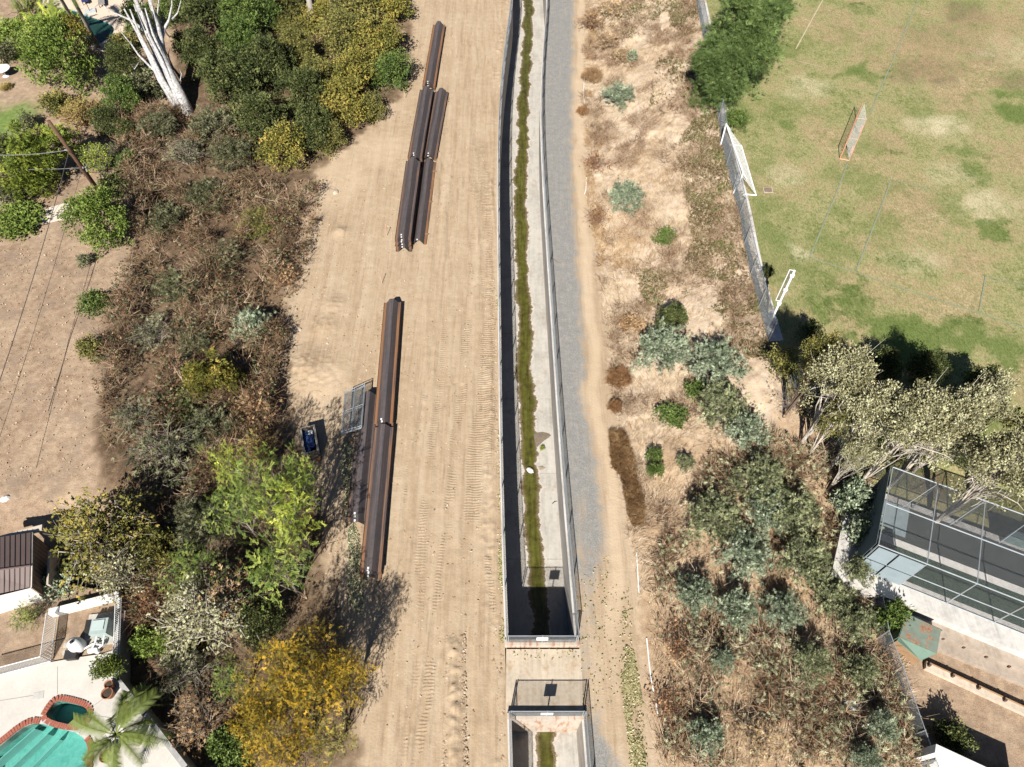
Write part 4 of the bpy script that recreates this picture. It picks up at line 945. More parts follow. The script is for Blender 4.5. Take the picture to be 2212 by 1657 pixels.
def T_twigs(n, L, w, rng, open_=.8):
    V = []; F = []
    for i in range(n):
        d = unit(np.array((rng.normal() * open_, .6, rng.normal() * open_ * .8))); a = d * 0; l = L * rng.uniform(.5, 1.2)
        m = d * l * .5 + rng.normal(size=3) * .1 * l; e = d * l + rng.normal(size=3) * .22 * l; q = unit(np.cross(d, rng.normal(size=3))) * w / 2
        b = len(V); V += [a - q, a + q, m + q * .8, m - q * .8, e + q * .4, e - q * .4]; F += [(b, b + 1, b + 2, b + 3), (b + 3, b + 2, b + 4, b + 5)]
    return np.array(V), np.array(F)
twigs = [T_twigs(9, 1.0, .03, np.random.default_rng(i)) for i in range(3)]
blade = T_tuft(4, .34, .022, np.random.default_rng(3), .55)
DRYG = leafmat('dry_grass', (.34, .22, .12), (.50, .37, .23), (.68, .54, .38), trans=.15)
DRYG2 = leafmat('brown_brush', (.080, .044, .022), (.23, .130, .066), (.47, .32, .18), trans=.05)
TWM = leafmat('twigs', (.075, .044, .026), (.29, .170, .092), (.56, .43, .30), trans=0)
# straw on the slope, combed sideways by the wind
slopeP = [([(1262, -20), (1505, -20), (1550, 250), (1590, 440), (1650, 735), (1560, 900), (1420, 1180), (1385, 1300), (1355, 1100), (1330, 850), (1300, 600), (1270, 420), (1258, 200)], 1.0)]
gd = lambda X, Y: np.clip(.25 + 1.6 * (fbm(X * .55, Y * .55, 71) - .33), .05, 1)
P, r = scatter(slopeP + [([(1400, 1200), (1560, 900), (1880, 1060), (1960, 1500), (2000, 1657), (1430, 1657)], .35)], 30000, 1, gd)
fl = vn(P[:, 0] * .35, P[:, 1] * .35, 72) * 3.0 - .6
d = np.column_stack([np.cos(fl), np.sin(fl) * .7, np.full(len(P), .42)]) + r.normal(size=P.shape) * .35
t = fbm(P[:, 0] * .5, P[:, 1] * .5, 73) * 1.7 - .35 + r.normal(size=len(P)) * .15
g1 = sow(blade, P, r, d, UP, .6, 1.35, t)
slopeP2 = slopeP + [([(1400, 1200), (1560, 900), (1880, 1060), (1960, 1500), (2000, 1657), (1430, 1657)], .5)]
P2, r2 = scatter(slopeP, 8000, 2, lambda X, Y: sstep(.52, .62, fbm(X * .5, Y * .5, 75)))
g2 = sow(twigs[0], P2, r2, np.column_stack([r2.normal(size=len(P2)), r2.normal(size=len(P2)) * .6, np.full(len(P2), .35)]), UP, .3, .75, r2.random(len(P2)))
stuff('dry_grass', [(g1, 0), (g2, 1)], (DRYG, TWM), 'matted straw-coloured dry grass covering the slope right of the path', 'grass')
# rusty weeds along the toe of the slope
tp = [([(1240, 0), (1275, 0), (1262, 200), (1268, 400), (1300, 560), (1320, 520), (1275, 330), (1280, 140), (1290, 0)], .6), ([(1290, 420), (1330, 470), (1400, 520), (1380, 570), (1300, 560), (1280, 480)], .4)]
P, r = scatter(tp, 3200, 4, lambda X, Y: sstep(.4, .6, fbm(X * .8, Y * .8, 77)))
g = sow(bristle, P, r, np.column_stack([r.normal(size=(len(P), 2)) * .6, np.ones(len(P)) * .8]), UP, .5, 1.1, r.random(len(P)))
stuff('dry_weeds', [(g, 0)], (leafmat('weed_rust', (.26, .14, .055), (.45, .27, .12), (.60, .42, .23), trans=.1),), 'rusty dry weeds in a strip between path and slope', 'weeds')
# brown thorny brush on the left bank
lb = [([(300, 240), (430, 270), (560, 330), (690, 400), (680, 480), (655, 560), (625, 700), (600, 800), (590, 920), (540, 1010), (440, 1050), (330, 1040), (230, 960), (225, 850), (260, 720), (285, 600), (300, 480), (270, 330)], .8), ([(290, 1040), (480, 1010), (640, 1000), (700, 1180), (640, 1330), (520, 1400), (500, 1657), (420, 1657), (330, 1500), (290, 1290)], .2)]
bd = lambda X, Y: np.clip(3.0 * (fbm(X * .45, Y * .45, 81) - .36), .04, 1)
mound = lambda X, Y: 1.5 * sstep(.42, .66, fbm(X * .45, Y * .45, 81)) + .25 * fbm(X * 1.7, Y * 1.7, 83)
parts = []
for i in range(3):
    P, r = scatter(lb, 1700, 20 + i, bd)
    P[:, 2] += mound(P[:, 0], P[:, 1]) * r.random(len(P)) ** .7
    parts.append((sow(twigs[i], P, r, np.column_stack([r.normal(size=(len(P), 2)) * 1.0, np.ones(len(P)) * .45]), UP, .35, 1.05, fbm(P[:, 0] * .6, P[:, 1] * .6, 82) * 1.5 - .38 + r.normal(size=len(P)) * .30), 0))
for k, (tpl, n, m, lo, hi) in enumerate([(cl_broad, 5200, 1, .7, 1.3), (cl_small, 6500, 2, .9, 1.7), (cl_small, 4500, 3, .8, 1.5)]):
    P, r = scatter(lb, n, 30 + k, bd); P[:, 2] += mound(P[:, 0], P[:, 1]) * (.55 + .5 * r.random(len(P)))
    parts.append((sow(tpl, P, r, np.column_stack([r.normal(size=(len(P), 2)), np.ones(len(P)) * .5]), UP, lo, hi, fbm(P[:, 0] * .8, P[:, 1] * .8, 85 + k) * 1.4 - .2 + r.normal(size=len(P)) * .2), m))
stuff('brown_brush', parts, (TWM, L['sage'], DRYG2, L['dark']), 'tangled brown bramble brush covering the bank left of the dirt road', 'brush')
# brown brush between the lower right bushes
rb = [([(1420, 1180), (1560, 930), (1660, 960), (1790, 1000), (1870, 1060), (1880, 1200), (1900, 1380), (1960, 1560), (2000, 1657), (1440, 1657), (1420, 1500), (1430, 1400), (1420, 1290)], 1.0)]
rd = lambda X, Y: np.clip(3.2 * (fbm(X * .5, Y * .5, 91) - .42), .03, 1)
parts = []
for i in range(3):
    P, r = scatter(rb, 520, 40 + i, rd); P[:, 2] += r.random(len(P)) ** 2 * .6
    parts.append((sow(twigs[i], P, r, np.column_stack([r.normal(size=(len(P), 2)) * .7, np.ones(len(P)) * .6]), UP, .5, 1.2, fbm(P[:, 0] * .6, P[:, 1] * .6, 92) * 1.4 - .12 + r.normal(size=len(P)) * .25), 0))
P, r = scatter(rb, 3000, 44, rd)
parts.append((sow(cl_fine, P, r, np.column_stack([r.normal(size=(len(P), 2)), np.ones(len(P)) * .4]), UP, .8, 2.0, r.random(len(P)) * .8), 1))
P, r = scatter(rb, 3600, 45, rd); P[:, 2] += r.random(len(P))
parts.append((sow(cl_narrow, P, r, np.column_stack([r.normal(size=(len(P), 2)), np.ones(len(P)) * .4]), UP, .7, 1.4, r.random(len(P))), 2))
stuff('brown_brush', parts, (TWM, DRYG2, L['greygreen']), 'dry brown brush and twigs between the bushes of the lower right slope', 'brush')
# creeping green-brown cover below the field fence
gc = [([(1490, 290), (1545, 270), (1560, 330), (1590, 440), (1613, 568), (1652, 700), (1560, 722), (1530, 690), (1560, 640), (1500, 610), (1470, 590), (1490, 540), (1480, 470), (1455, 340)], .62),
      ([(1560, 720), (1640, 740), (1650, 800), (1600, 800)], .06), ([(1290, 0), (1500, -10), (1500, 60), (1430, 50), (1360, 90), (1300, 30)], .14), ([(1440, 50), (1500, 60), (1510, 100), (1440, 110)], .06), ([(1420, 130), (1490, 170), (1500, 240), (1400, 240)], .06), ([(1370, 570), (1470, 600), (1480, 650), (1400, 660)], .06)]
P, r = scatter(gc, 15000, 50, lambda X, Y: np.clip(3.2 * (fbm(X * .6, Y * .6, 95) - .40), .03, 1)); P[:, 2] += r.random(len(P)) * .22
tt = fbm(P[:, 0] * .7, P[:, 1] * .7, 96) * 1.5 - .25
dirs = np.column_stack([r.normal(size=(len(P), 2)), np.ones(len(P)) * .7])
g1 = sow(cl_small, P, r, dirs, UP, .7, 1.4, tt + r.normal(size=len(P)) * .2)
P, r = scatter(gc, 9000, 51, lambda X, Y: np.clip(2.6 * (fbm(X * .6, Y * .6, 95) - .33), .05, 1)); P[:, 2] += r.random(len(P)) * .1
g2 = sow(cl_fine, P, r, np.column_stack([r.normal(size=(len(P), 2)), np.ones(len(P)) * .6]), UP, .9, 2.0, r.random(len(P)))
stuff('ground_cover', [(g1, 0), (g2, 1)], (leafmat('cover_leaf', (.11, .075, .030), (.135, .130, .042), (.16, .215, .055)), leafmat('cover_dry', (.16, .10, .055), (.32, .22, .13), (.50, .39, .26), trans=.05)), 'creeping green and brown ground cover below the field fence', 'ground cover')
# brown tumbleweed hedge beside the path
tw = [([(1318, 918), (1350, 918), (1368, 965), (1378, 1010), (1350, 1020), (1325, 995)], .55), ([(1345, 1015), (1372, 1015), (1392, 1070), (1392, 1120), (1370, 1125), (1355, 1070)], .45)]
P, r = scatter(tw, 5200, 55); P[:, 2] += r.random(len(P)) * .35
g = sow(bristle, P, r, np.column_stack([r.normal(size=(len(P), 2)) * .5, np.ones(len(P))]), UP, .6, 1.15, fbm(P[:, 0] * 1.5, P[:, 1] * 1.5, 99) * 1.3 - .2 + r.normal(size=len(P)) * .15)
stuff('tumbleweed_bank', [(g, 0)], (leafmat('weed_brown', (.13, .068, .028), (.27, .155, .068), (.42, .27, .13), trans=.05),), 'long low brown tumbleweed bank beside the path in mid picture', 'tumbleweed')
# fallen leaves
flat = T_leaf(.13, .07)
def fallen(polys, n, seed, nm, label, dens=None, mat=None):
    P, r = scatter(polys, n, seed, dens, .1)
    q = (P[:, 0] < XL(P[:, 1]) - .05) | (P[:, 0] > XR(P[:, 1]) + .05) | ((P[:, 1] > YB0) & (P[:, 1] < YB1)); P = P[q]
    P[:, 2] = Z(P[:, 0], P[:, 1]) + .03 + r.random(len(P)) * .06
    g = strew(flat[0], flat[1], P, frames(np.column_stack([r.normal(size=(len(P), 2)), r.normal(size=len(P)) * .2]), UP + r.normal(size=P.shape) * .3), r.uniform(.6, 1.3, len(P)), r.random(len(P)))
    stuff(nm, [(g, 0)], (mat or leafmat('fallen_leaf', (.15, .16, .05), (.38, .33, .15), (.62, .52, .32), trans=.1),), label, 'leaves')
fd = lambda X, Y: np.clip(3 * (fbm(X * 1.6, Y * .6, 101) - .4), .02, 1)
fallen([([(1345, 1270), (1362, 1270), (1366, 1400), (1385, 1510), (1400, 1657), (1365, 1657), (1350, 1530), (1338, 1420)], 1)], 3600, 60, 'fallen_leaves', 'strip of fallen yellow leaves along the lower right of the path', fd)
fallen([([(1072, 640), (1081, 640), (1087, 850), (1092, 1000), (1095, 1200), (1099, 1380), (1080, 1390), (1078, 1200), (1076, 1000), (1076, 850)], 1)], 3200, 61, 'fallen_leaves', 'strip of fallen leaves along the left edge of the channel', fd)
fallen([([(745, 940), (775, 1000), (765, 1120), (790, 1250), (780, 1330), (750, 1300), (750, 1150), (735, 1000)], 1)], 2200, 62, 'fallen_leaves', 'green leaf litter under the lower sheet pile stacks', None, L['greygreen'])
fallen([([(690, 380), (1075, 300), (1075, 1400), (780, 1500), (640, 900)], .5), ([(0, 520), (250, 560), (220, 1040), (0, 1080)], .5)], 1500, 63, 'straw_bits', 'scattered pale straw bits on bare soil of road and yard', None, DRYG)
fallen([([(1240, 1260), (1330, 1180), (1340, 1500), (1260, 1560)], .8), ([(1105, 1398), (1250, 1398), (1250, 1420), (1105, 1430)], .2)], 260, 64, 'fallen_leaves', 'few scattered leaves around the channel cover', None)

# clods and stones loosened by the machines
def T_clod(rng):
    d = unit(np.array([(1, 0, 0), (0, 1, 0), (-1, 0, 0), (0, -1, 0), (0, 0, 1.)]) + rng.normal(size=(5, 3)) * .2); d[4] *= .7
    return d, np.array([(0, 1, 4, 4), (1, 2, 4, 4), (2, 3, 4, 4), (3, 0, 4, 4)])
def clods(polys, n, seed, lo, hi, label, dens, mat):
    P, r = scatter(polys, n, seed, dens, 0.); q = P[:, 0] < XL(P[:, 1]) - .1; q |= P[:, 0] > XR(P[:, 1]) + .1; P = P[q]; P[:, 2] += .005
    d, f = T_clod(r); f = f[:, :3]; a = r.random(len(P)) * 6.28
    R = np.zeros((len(P), 3, 3)); R[:, 0, 0] = np.cos(a); R[:, 0, 1] = -np.sin(a); R[:, 1, 0] = np.sin(a); R[:, 1, 1] = np.cos(a); R[:, 2, 2] = 1
    g = strew(d, f, P, R, lo + (hi - lo) * r.random(len(P)) ** 4, r.random(len(P)))
    stuff('dirt_clods', [(g, 0)], (mat,), label, 'clods')
CLM = leafmat('clod', (.22, .15, .09), (.36, .26, .165), (.58, .47, .34), trans=0)
clods([([(900, 0), (1085, 0), (1076, 400), (1092, 1050), (1098, 1657), (780, 1657), (700, 1250), (640, 900), (640, 520), (780, 320)], 1)], 5200, 70, .012, .09, 'loose clods and stones scattered over the dirt road', lambda X, Y: np.clip(.1 + 2.5 * (fbm(X * .7, Y * .25, 103) - .45), .04, 1), CLM)
clods([([(1060, 600), (1082, 600), (1098, 1657), (1070, 1657), (1062, 1200)], .5), ([(965, 1370), (1005, 1370), (1010, 1657), (955, 1657)], .5)], 2600, 71, .02, .13, 'crumbled clods along the rut and the channel edge', None, CLM)

# ------------------------------------------------------------------ fences
GALV = plain('galvanised_steel', (.50, .53, .55), .45, .6, var=.2, scale=2, spec=.5)
WIRE = plain('fence_wire', (.26, .28, .29), .5, .5, var=.15, scale=2)
WHITE = plain('white_paint', (.78, .78, .76), .5, 0, var=.06, scale=4)
DARKM = plain('dark_metal', (.045, .042, .04), .6, .3, var=.4, scale=6)
def wires(P0, P1, r):
    P0, P1 = np.array(P0), np.array(P1); d = P1 - P0; ln = np.linalg.norm(d, axis=1); R = frames(d, np.array((0.3, .2, 1.)) + np.zeros_like(d))
    tv = np.array([(math.cos(a), y, math.sin(a)) for y in (0, 1) for a in (0, 2.094, 4.188)]); tf = np.array([(0, 1, 4, 3), (1, 2, 5, 4), (2, 0, 3, 5)])
    s = np.stack([np.full(len(ln), r), ln, np.full(len(ln), r)], -1)
    V = np.einsum('nij,ntj->nti', R, tv[None] * s[:, None, :]) + P0[:, None, :]
    return V.reshape(-1, 3), (tf[None] + (np.arange(len(ln)) * 6)[:, None, None]).reshape(-1, 4)
def meshpanel(A, B, D, step):              # woven diagonals over the parallelogram A, A+u, A+u+v, A+v
    A, B, D = map(lambda q: np.array(q, float), (A, B, D)); u = B - A; v = D - A; lu, lv = np.linalg.norm(u), np.linalg.norm(v)
    P0, P1 = [], []
    for sg in (1, -1):
        for c in np.arange(-lv + step / 2, lu, step):
            s0, s1 = max(0, c), min(lu, c + lv)
            if s1 - s0 < .02: continue
            t0, t1 = (s0 - c) / lv, (s1 - c) / lv
            if sg > 0: P0.append(A + u * s0 / lu + v * t0); P1.append(A + u * s1 / lu + v * t1)
            else: P0.append(A + u * s0 / lu + v * (1 - t0)); P1.append(A + u * s1 / lu + v * (1 - t1))
    return P0, P1
def wire_part(root, panels, step, r, mat=None):
    P0, P1 = [], []
    for A, B, D in panels:
        a, b = meshpanel(A, B, D, step); P0 += a; P1 += b
    V, F = wires(P0, P1, r); me = np_mesh('wire_mesh', V - ORG[root.name], F, mats=(mat or WIRE,))
    o = bpy.data.objects.new('wire_mesh', me); C.objects.link(o); o.parent = root; o['kind'] = 'stuff'; return o
def chain_fence(name, pts, h, label, step=.09, r=.0035, post_r=.032, post_h=None, braces=False, rail=True, sag=0):
    pts = [np.array(p, float) for p in pts]; root = empty(name, pts[0], label, 'fence'); pan = []
    for p in pts: obj('post', MB().tube([p - (0, 0, .1), p + (0, 0, post_h or h + .03)], post_r, 8), GALV, root)
    for a, b in zip(pts[:-1], pts[1:]):
        if rail: obj('top_rail', MB().tube([a + (0, 0, h), b + (0, 0, h)], .022, 6), GALV, root)
        if braces: obj('brace', MB().tube([a + (0, 0, .1), b + (0, 0, h * .95)], .014, 5), GALV, root)
        pan.append((a + (0, 0, .03), b + (0, 0, .03), a + (0, 0, h)))
    wire_part(root, pan, step, r); return root
def chan_pts(y0, y1, off, dy=3.05, z=.22):
    n = int((y1 - y0) / dy); return [(float(CX(y)) + off, y, z) for y in np.linspace(y0, y1, n + 1)]
FH = 1.45
chain_fence('chain_link_fence', chan_pts(YB1 + .05, 88, -HW - WT * .5), FH, 'chain link fence on the left wall of the long channel', .12)
chain_fence('chain_link_fence', chan_pts(YB1 + .05, 88, HW + WT * .5), FH, 'chain link fence on the right wall of the long channel beside gravel', .12)
chain_fence('chain_link_fence', chan_pts(-8, YB0 - .05, -HW - WT * .5), FH, 'chain link fence on the left wall of the lower channel end', .12)
chain_fence('chain_link_fence', chan_pts(-8, YB0 - .05, HW + WT * .5), FH, 'chain link fence on the right wall of the lower channel end', .12)
def head_fence(y, label, slabel):
    c = float(CX(y)); P = [(c - HW - .02, y, .23), (c, y, .23), (c + HW + .02, y, .23)]
    chain_fence('headwall_fence', P, FH, label, .075, .004)
    s = MB().box((c - .02, y - .05, .23 + FH * .72), (.62, .012, .55)); tag(obj('warning_sign', s, WHITE, at=(c - .02, y - .05, .23 + FH * .72)), slabel, 'sign')
head_fence(YB1 + .03, 'short wire fence across the head of the long channel', 'white sign plate hung on the fence above the cover')
head_fence(YB0 - .03, 'short wire fence across the rusty headwall of the lower channel', 'white sign plate hung on the lower headwall fence')
def on(x, y, z=None): p = W(x, y, z); return np.array((p[0], p[1], float(Z(p[0], p[1]))))
# fence and gutter along the playing field
fx = [(1500, -10), (1522, 100), (1548, 245), (1560, 330), (1590, 440), (1613, 568), (1634, 650), (1658, 738)]
FP = [W0(x, y, 2.5) for x, y in fx]
def resample(P, d):
    P = np.array(P); s = np.concatenate([[0], np.cumsum(np.linalg.norm(np.diff(P, axis=0), axis=1))]); n = max(1, int(round(s[-1] / d)))
    q = np.linspace(0, s[-1], n + 1); return [np.array([np.interp(t, s, P[:, k]) for k in range(3)]) for t in q]
FP = resample(FP, 3.0)
chain_fence('chain_link_fence', [p + (0, 0, -.05) for p in FP], 2.0, 'tall chain link fence along the left side of the sports field', .09, .0045, .038, braces=True)
gm = MB(); V = []; F = []
for i, p in enumerate(resample(FP, .8)):
    V += [(p[0] + .12, p[1], 2.53), (p[0] + 1.05, p[1] + .1, 2.53), (p[0] + 1.05, p[1] + .1, 2.3), (p[0] + .12, p[1], 2.3)]
    if i: b = 4 * (i - 1); F += [(b + k, b + (k + 1) % 4, b + 4 + (k + 1) % 4, b + 4 + k) for k in range(4)]
tag(obj('concrete_gutter', gm.raw(V, F), concrete('gutter_concrete', (.50, .48, .46), (.40, .36, .31), .4)), 'pale concrete gutter strip behind the sports field fence', 'gutter')
f2 = resample([W0(x, y, 2.5) for x, y in [(1690, 800), (1735, 880), (1790, 945), (1835, 990), (1893, 1030)]], 2.6)
chain_fence('chain_link_fence', [np.array((p[0], p[1], float(Z(p[0], p[1])))) for p in f2], 1.9, 'old wire fence with dead vines between field corner and cage', .09, .005)
f3 = [on(x, y, 1.4) for x, y in [(1880, 1300), (1895, 1378), (1924, 1453), (1947, 1520), (1970, 1587), (1993, 1650), (2010, 1700)]]
chain_fence('chain_link_fence', f3, 1.5, 'wire fence running down the bank at the lower right', .08, .0042)

# ------------------------------------------------------------------ sheet piles: each a thing of its own
def rust_steel():
    n = NT('rusty_steel'); o = n.objco(); r = n.rnd()
    st1 = n.noise(1, 4, .6, vec=o, stretch=(9, .25, 9)); st2 = n.noise(1, 4, .6, vec=o, stretch=(26, .5, 26)); b = n.noise(3, 4, .65, vec=o)
    f = n.math('ADD', n.math('MULTIPLY', st1, .5), n.math('ADD', n.math('MULTIPLY', st2, .3), n.math('MULTIPLY', b, .2)))
    col = n.ramp(f, [(.36, (.058, .056, .062)), (.48, (.098, .085, .086)), (.58, (.140, .105, .098)), (.68, (.22, .115, .065)), (.78, (.38, .18, .07))])
    col = n.mix(n.math('MULTIPLY', n.attr('flange'), n.map(n.math('ADD', st1, n.math('MULTIPLY', r, .3)), .55, .8, .05, .75)), col, (.34, .155, .058))
    return n.done(col, n.map(st2, .3, .7, .45, .7), .25, .45, n.bump(b, .15, .01))
RUST = rust_steel()
PW, PD = 1.24, .42
_pp = [(-.62, .05), (-.62, 0), (-.42, 0), (-.14, PD), (.14, PD), (.42, 0), (.62, 0), (.62, .05)]
def pile_mesh(L):
    n = len(_pp); th = .016; V = []; F = []; fl = []
    for y in (-L / 2, L / 2):
        for x, z in _pp: V.append((x, y, z))
        for x, z in _pp: V.append((x + (.016 if x == -.62 and z > 0 else (-.016 if x == .62 and z > 0 else 0)), y, z + th))
    m = 2 * n
    for i in range(n - 1):
        F += [(n + i, m + n + i, m + n + i + 1, n + i + 1), (i, i + 1, m + i + 1, m + i), (i, n + i, n + i + 1, i + 1), (m + i, m + i + 1, m + n + i + 1, m + n + i)]
        fl += [1. if i in (0, 1, 5, 6) else 0.] * 4
    F += [(0, m, m + n, n), (n - 1, 2 * n - 1, m + 2 * n - 1, m + n - 1)]; fl += [1., 1.]
    me = bpy.data.meshes.new('sheet_pile'); me.from_pydata(V, [], F); a = me.attributes.new('flange', 'FLOAT', 'FACE'); a.data.foreach_set('value', fl)
    me.materials.append(RUST); me.update(); return me
tagm = bpy.data.meshes.new('paper_tag'); tagm.from_pydata([(-.05, -.07, 0), (.05, -.07, 0), (.05, .07, 0), (-.05, .07, 0)], [], [(0, 1, 2, 3)]); tagm.materials.append(WHITE)
stacks = [((947, 44), (925, 176), 3, 'topmost stack beside the yellow bushes'), ((920, 184), (894, 331), 5, 'left stack of the upper pair'), ((953, 189), (925.5, 332), 2, 'right stack of the upper pair'),
          ((891.5, 338), (868, 508), 6, 'left stack of the middle pair'), ((925, 341), (901.5, 519), 1, 'right stack of the middle pair'), ((846.5, 645), (825, 908), 4, 'long single stack in mid road'),
          ((827, 914), (796, 1229), 4, 'lowest stack in the tree shadow'), ((795, 846), (767, 1113), 3, 'stack left of the lowest one under wire panels')]
pitch = .17; rp = random.Random(3)
ordw = ['bottom', 'second', 'third', 'fourth', 'fifth', 'sixth']
STK = []
for si, (fa, ne, n, where) in enumerate(stacks):
    zt = PD + (n - 1) * pitch + .1
    A, B = W0(*fa, zt), W0(*ne, zt); mid = (A + B) / 2; Ln = np.linalg.norm(A - B); ang = math.atan2(A[1] - B[1], A[0] - B[0]) - math.pi / 2
    me = pile_mesh(Ln); STK.append((mid, ang, Ln, zt))
    ux, uy = math.cos(ang + math.pi / 2), math.sin(ang + math.pi / 2)
    zb = float(Z(mid[0], mid[1]))
    for j in range(n):
        sh = (n - 1 - j) * -.10 + rp.uniform(-.06, .06)
        lab = ('only visible' if n == 1 else 'top' if j == n - 1 else ordw[j]) + ' rusty steel sheet pile of the ' + where
        o = bpy.data.objects.new('sheet_pile', me); C.objects.link(o); o.location = (mid[0] + ux * sh + rp.uniform(-.02, .02), mid[1] + uy * sh, zb + .05 + j * pitch); o.rotation_euler = (0, 0, ang + rp.uniform(-.004, .004))
        tag(o, lab, 'sheet pile', 'rusty sheet piles stacked on the dirt road')
        t = bpy.data.objects.new('paper_tag', tagm); C.objects.link(t); t.parent = o; t.location = (-.07, -Ln / 2 + .09, PD + .02)
    for fy in (-.38, .0, .38):
        c = mid + np.array((ux, uy, 0)) * fy * Ln
        dz = float(Z(c[0], c[1])); d = MB().box((c[0], c[1], dz + .03), (1.5, .12, .1), ang)
        tag(obj('timber_bearer', d, plain('old_timber', (.24, .16, .10), .9), at=(c[0], c[1], dz)), 'timber bearer under the ' + where + {-.38: ', near end', .0: ', middle', .38: ', far end'}[fy], 'timber', 'timber bearers under the sheet piles')

# wire panels lying on the left stack
mid, ang, Ln, zt = STK[7]
for k, (dx, dy, nm) in enumerate([(0, 0, 'lowest'), (.16, .12, 'middle'), (.05, .28, 'topmost')]):
    q = [W0(787.8 + dx * 8, 834 - dy * 14, zt + .1), W0(744 + dx * 20, 853 - dy * 14, zt + .1), W0(736.5 + dx * 20, 938 - dy * 14, zt + .1), W0(780 + dx * 8, 925 - dy * 14, zt + .1)]
    q = [p + (0, 0, .05 * k) for p in q]; root = empty('mesh_hurdle', q[2], nm + ' of three wire fence panels lying on the left pile stack', 'fence panel', 'wire fence panels on the pile stack')
    for i in range(4): obj('frame_tube', MB().tube([q[i], q[(i + 1) % 4]], .024, 6), GALV, root)
    obj('mid_rail', MB().tube([(q[0] + q[3]) / 2, (q[1] + q[2]) / 2], .02, 6), GALV, root); obj('mid_post', MB().tube([(q[0] + q[1]) / 2, (q[2] + q[3]) / 2], .02, 6), GALV, root)
    wire_part(root, [(q[2], q[1], q[3])], .085, .004)

# burnt metal box, sky reflection painted blue on its cells
bx = on(668, 950, .8); bx = np.array((*W0(668, 950, .85)[:2], 0)); bx[2] = float(Z(bx[0], bx[1])); ba = math.radians(17)
root = empty('metal_box', bx, 'burnt open metal box with cells in sky-reflection blue dumped beside the pile stack', 'box')
def rb(lx, ly, lz): return bx + np.array((lx * math.cos(ba) - ly * math.sin(ba), lx * math.sin(ba) + ly * math.cos(ba), lz))
CHAR = plain('charred_metal', (.10, .088, .078), .8, .2, var=.6, scale=5)
BLUE = plain('sky_tinted_cell', (.05, .085, .22), .35, .2, var=.5, scale=5, spec=.5)
for lx, ly, sx, sy in [(-.42, 0, .08, 1.9), (.42, 0, .08, 1.9), (0, -.94, .76, .09), (0, .94, .76, .09)]:
    obj('side_panel', MB().box(rb(lx, ly, .45), (sx, sy, .9), ba), CHAR, root); obj('rim', MB().box(rb(lx * 1.02, ly * 1.01, .93), (sx + .05, sy + (.05 if sx < .5 else -.1), .06), ba), plain('ash_grey', (.28, .25, .22), .9, var=.5, scale=8), root)
obj('box_floor', MB().box(rb(0, 0, .42), (.76, 1.8, .04), ba), DARKM, root)
for i in range(2):
    for j in range(5):
        if (i, j) != (1, 0): obj('sky_tinted_cell', MB().box(rb(-.2 + i * .31, -.66 + j * .33, .62 + .02 * ((i * 3 + j) % 3)), (.28, .29, .1), ba), BLUE if (i, j) != (1, 4) else WHITE, root)
obj('leg', MB().box(rb(.25, -1.12, .1), (.3, .12, .2), ba), plain('rust_orange', (.36, .15, .06), .9, var=.5, scale=8), root)

# rocks
def rock_mesh(seed):
    rng = np.random.default_rng(seed); V = []; F = []
    n1, n2 = 6, 9
    for i in range(n1 + 1):
        for j in range(n2):
            a = math.pi * i / n1; b = 2 * math.pi * j / n2; d = np.array((math.sin(a) * math.cos(b), math.sin(a) * math.sin(b), math.cos(a)))
            q = np.round(d * 1.6) * .18 + d * (.75 + .2 * rng.random()); V.append(q * (1, .8, .6))
    for i in range(n1):
        for j in range(n2): F.append((i * n2 + j, i * n2 + (j + 1) % n2, (i + 1) * n2 + (j + 1) % n2, (i + 1) * n2 + j))
    me = bpy.data.meshes.new('rock'); me.from_pydata(V, [], F); me.materials.append(plain('pale_rock', (.44, .37, .29), .9, var=.35, scale=6)); me.update(); return me
rocks = [rock_mesh(i) for i in range(4)]
for i, (x, y, r, lab) in enumerate([(711, 720, 5, 'angular rock at the head of the small rock row on the bare bank'), (708, 730, 4, 'grey rock second in the row on the bare bank'), (707, 742, 4, 'grey rock in the middle of the rock row'), (703, 755, 3, 'small rock near the lower end of the rock row'), (700, 772, 3.5, 'flat rock at the lower end of the rock row'),
        (713, 673, 4, 'lone pale rock above the rock row'), (597, 577, 6, 'pale stone half buried at the edge of the brown brush'), (625, 576, 4, 'small pale stone beside the half buried one'), (626, 596, 4, 'brown stone below the two pale stones'), (648, 712, 5, 'stone at the foot of the brushy bank shadow'),
        (12, 1077, 9, 'white boulder on the tan yard at the left edge'), (1071, 1357, 4, 'pale stone beside the channel near the headwall'), (985, 1397, 6, 'clod stone in the rut of the dirt road'), (725, 416, 7, 'pale flat stone at the upper edge of the dirt apron'), (1145, 1016, 8, 'white foam block lying in the algae stream')]):
    p = on(x, y) if i != 14 else W0(x, y, -CH_D + .1)
    o = bpy.data.objects.new('rock' if i != 14 else 'foam_block', rocks[i % 4]); C.objects.link(o); s = r / pxm(y); o.location = p; o.scale = (s, s * .9, s); o.rotation_euler = (0, 0, i * 1.3)
    tag(o, lab, 'rock' if i != 14 else 'litter')
    if i in (10, 14): o.material_slots[0].link = 'OBJECT'; o.material_slots[0].material = plain('white_stone', (.68, .65, .60), .85, var=.2)
# survey stakes
for x, y, lab in [(836, 510, 'pink tipped survey stake beside the middle pile stacks'), (825, 612, 'pink tipped survey stake above the long single stack'), (875, 213, 'orange survey stake at the edge of the roadside bushes')]:
    p = on(x, y); root = empty('survey_stake', p, lab, 'stake'); obj('stick', MB().tube([p - (0, 0, .1), p + (-.02, 0, .75)], .022, 5), plain('lath', (.55, .42, .28), .8), root); obj('painted_tip', MB().tube([p + (-.018, 0, .7), p + (-.022, 0, .95)], .026, 5), plain('pink_paint', (.75, .25, .27), .6), root)
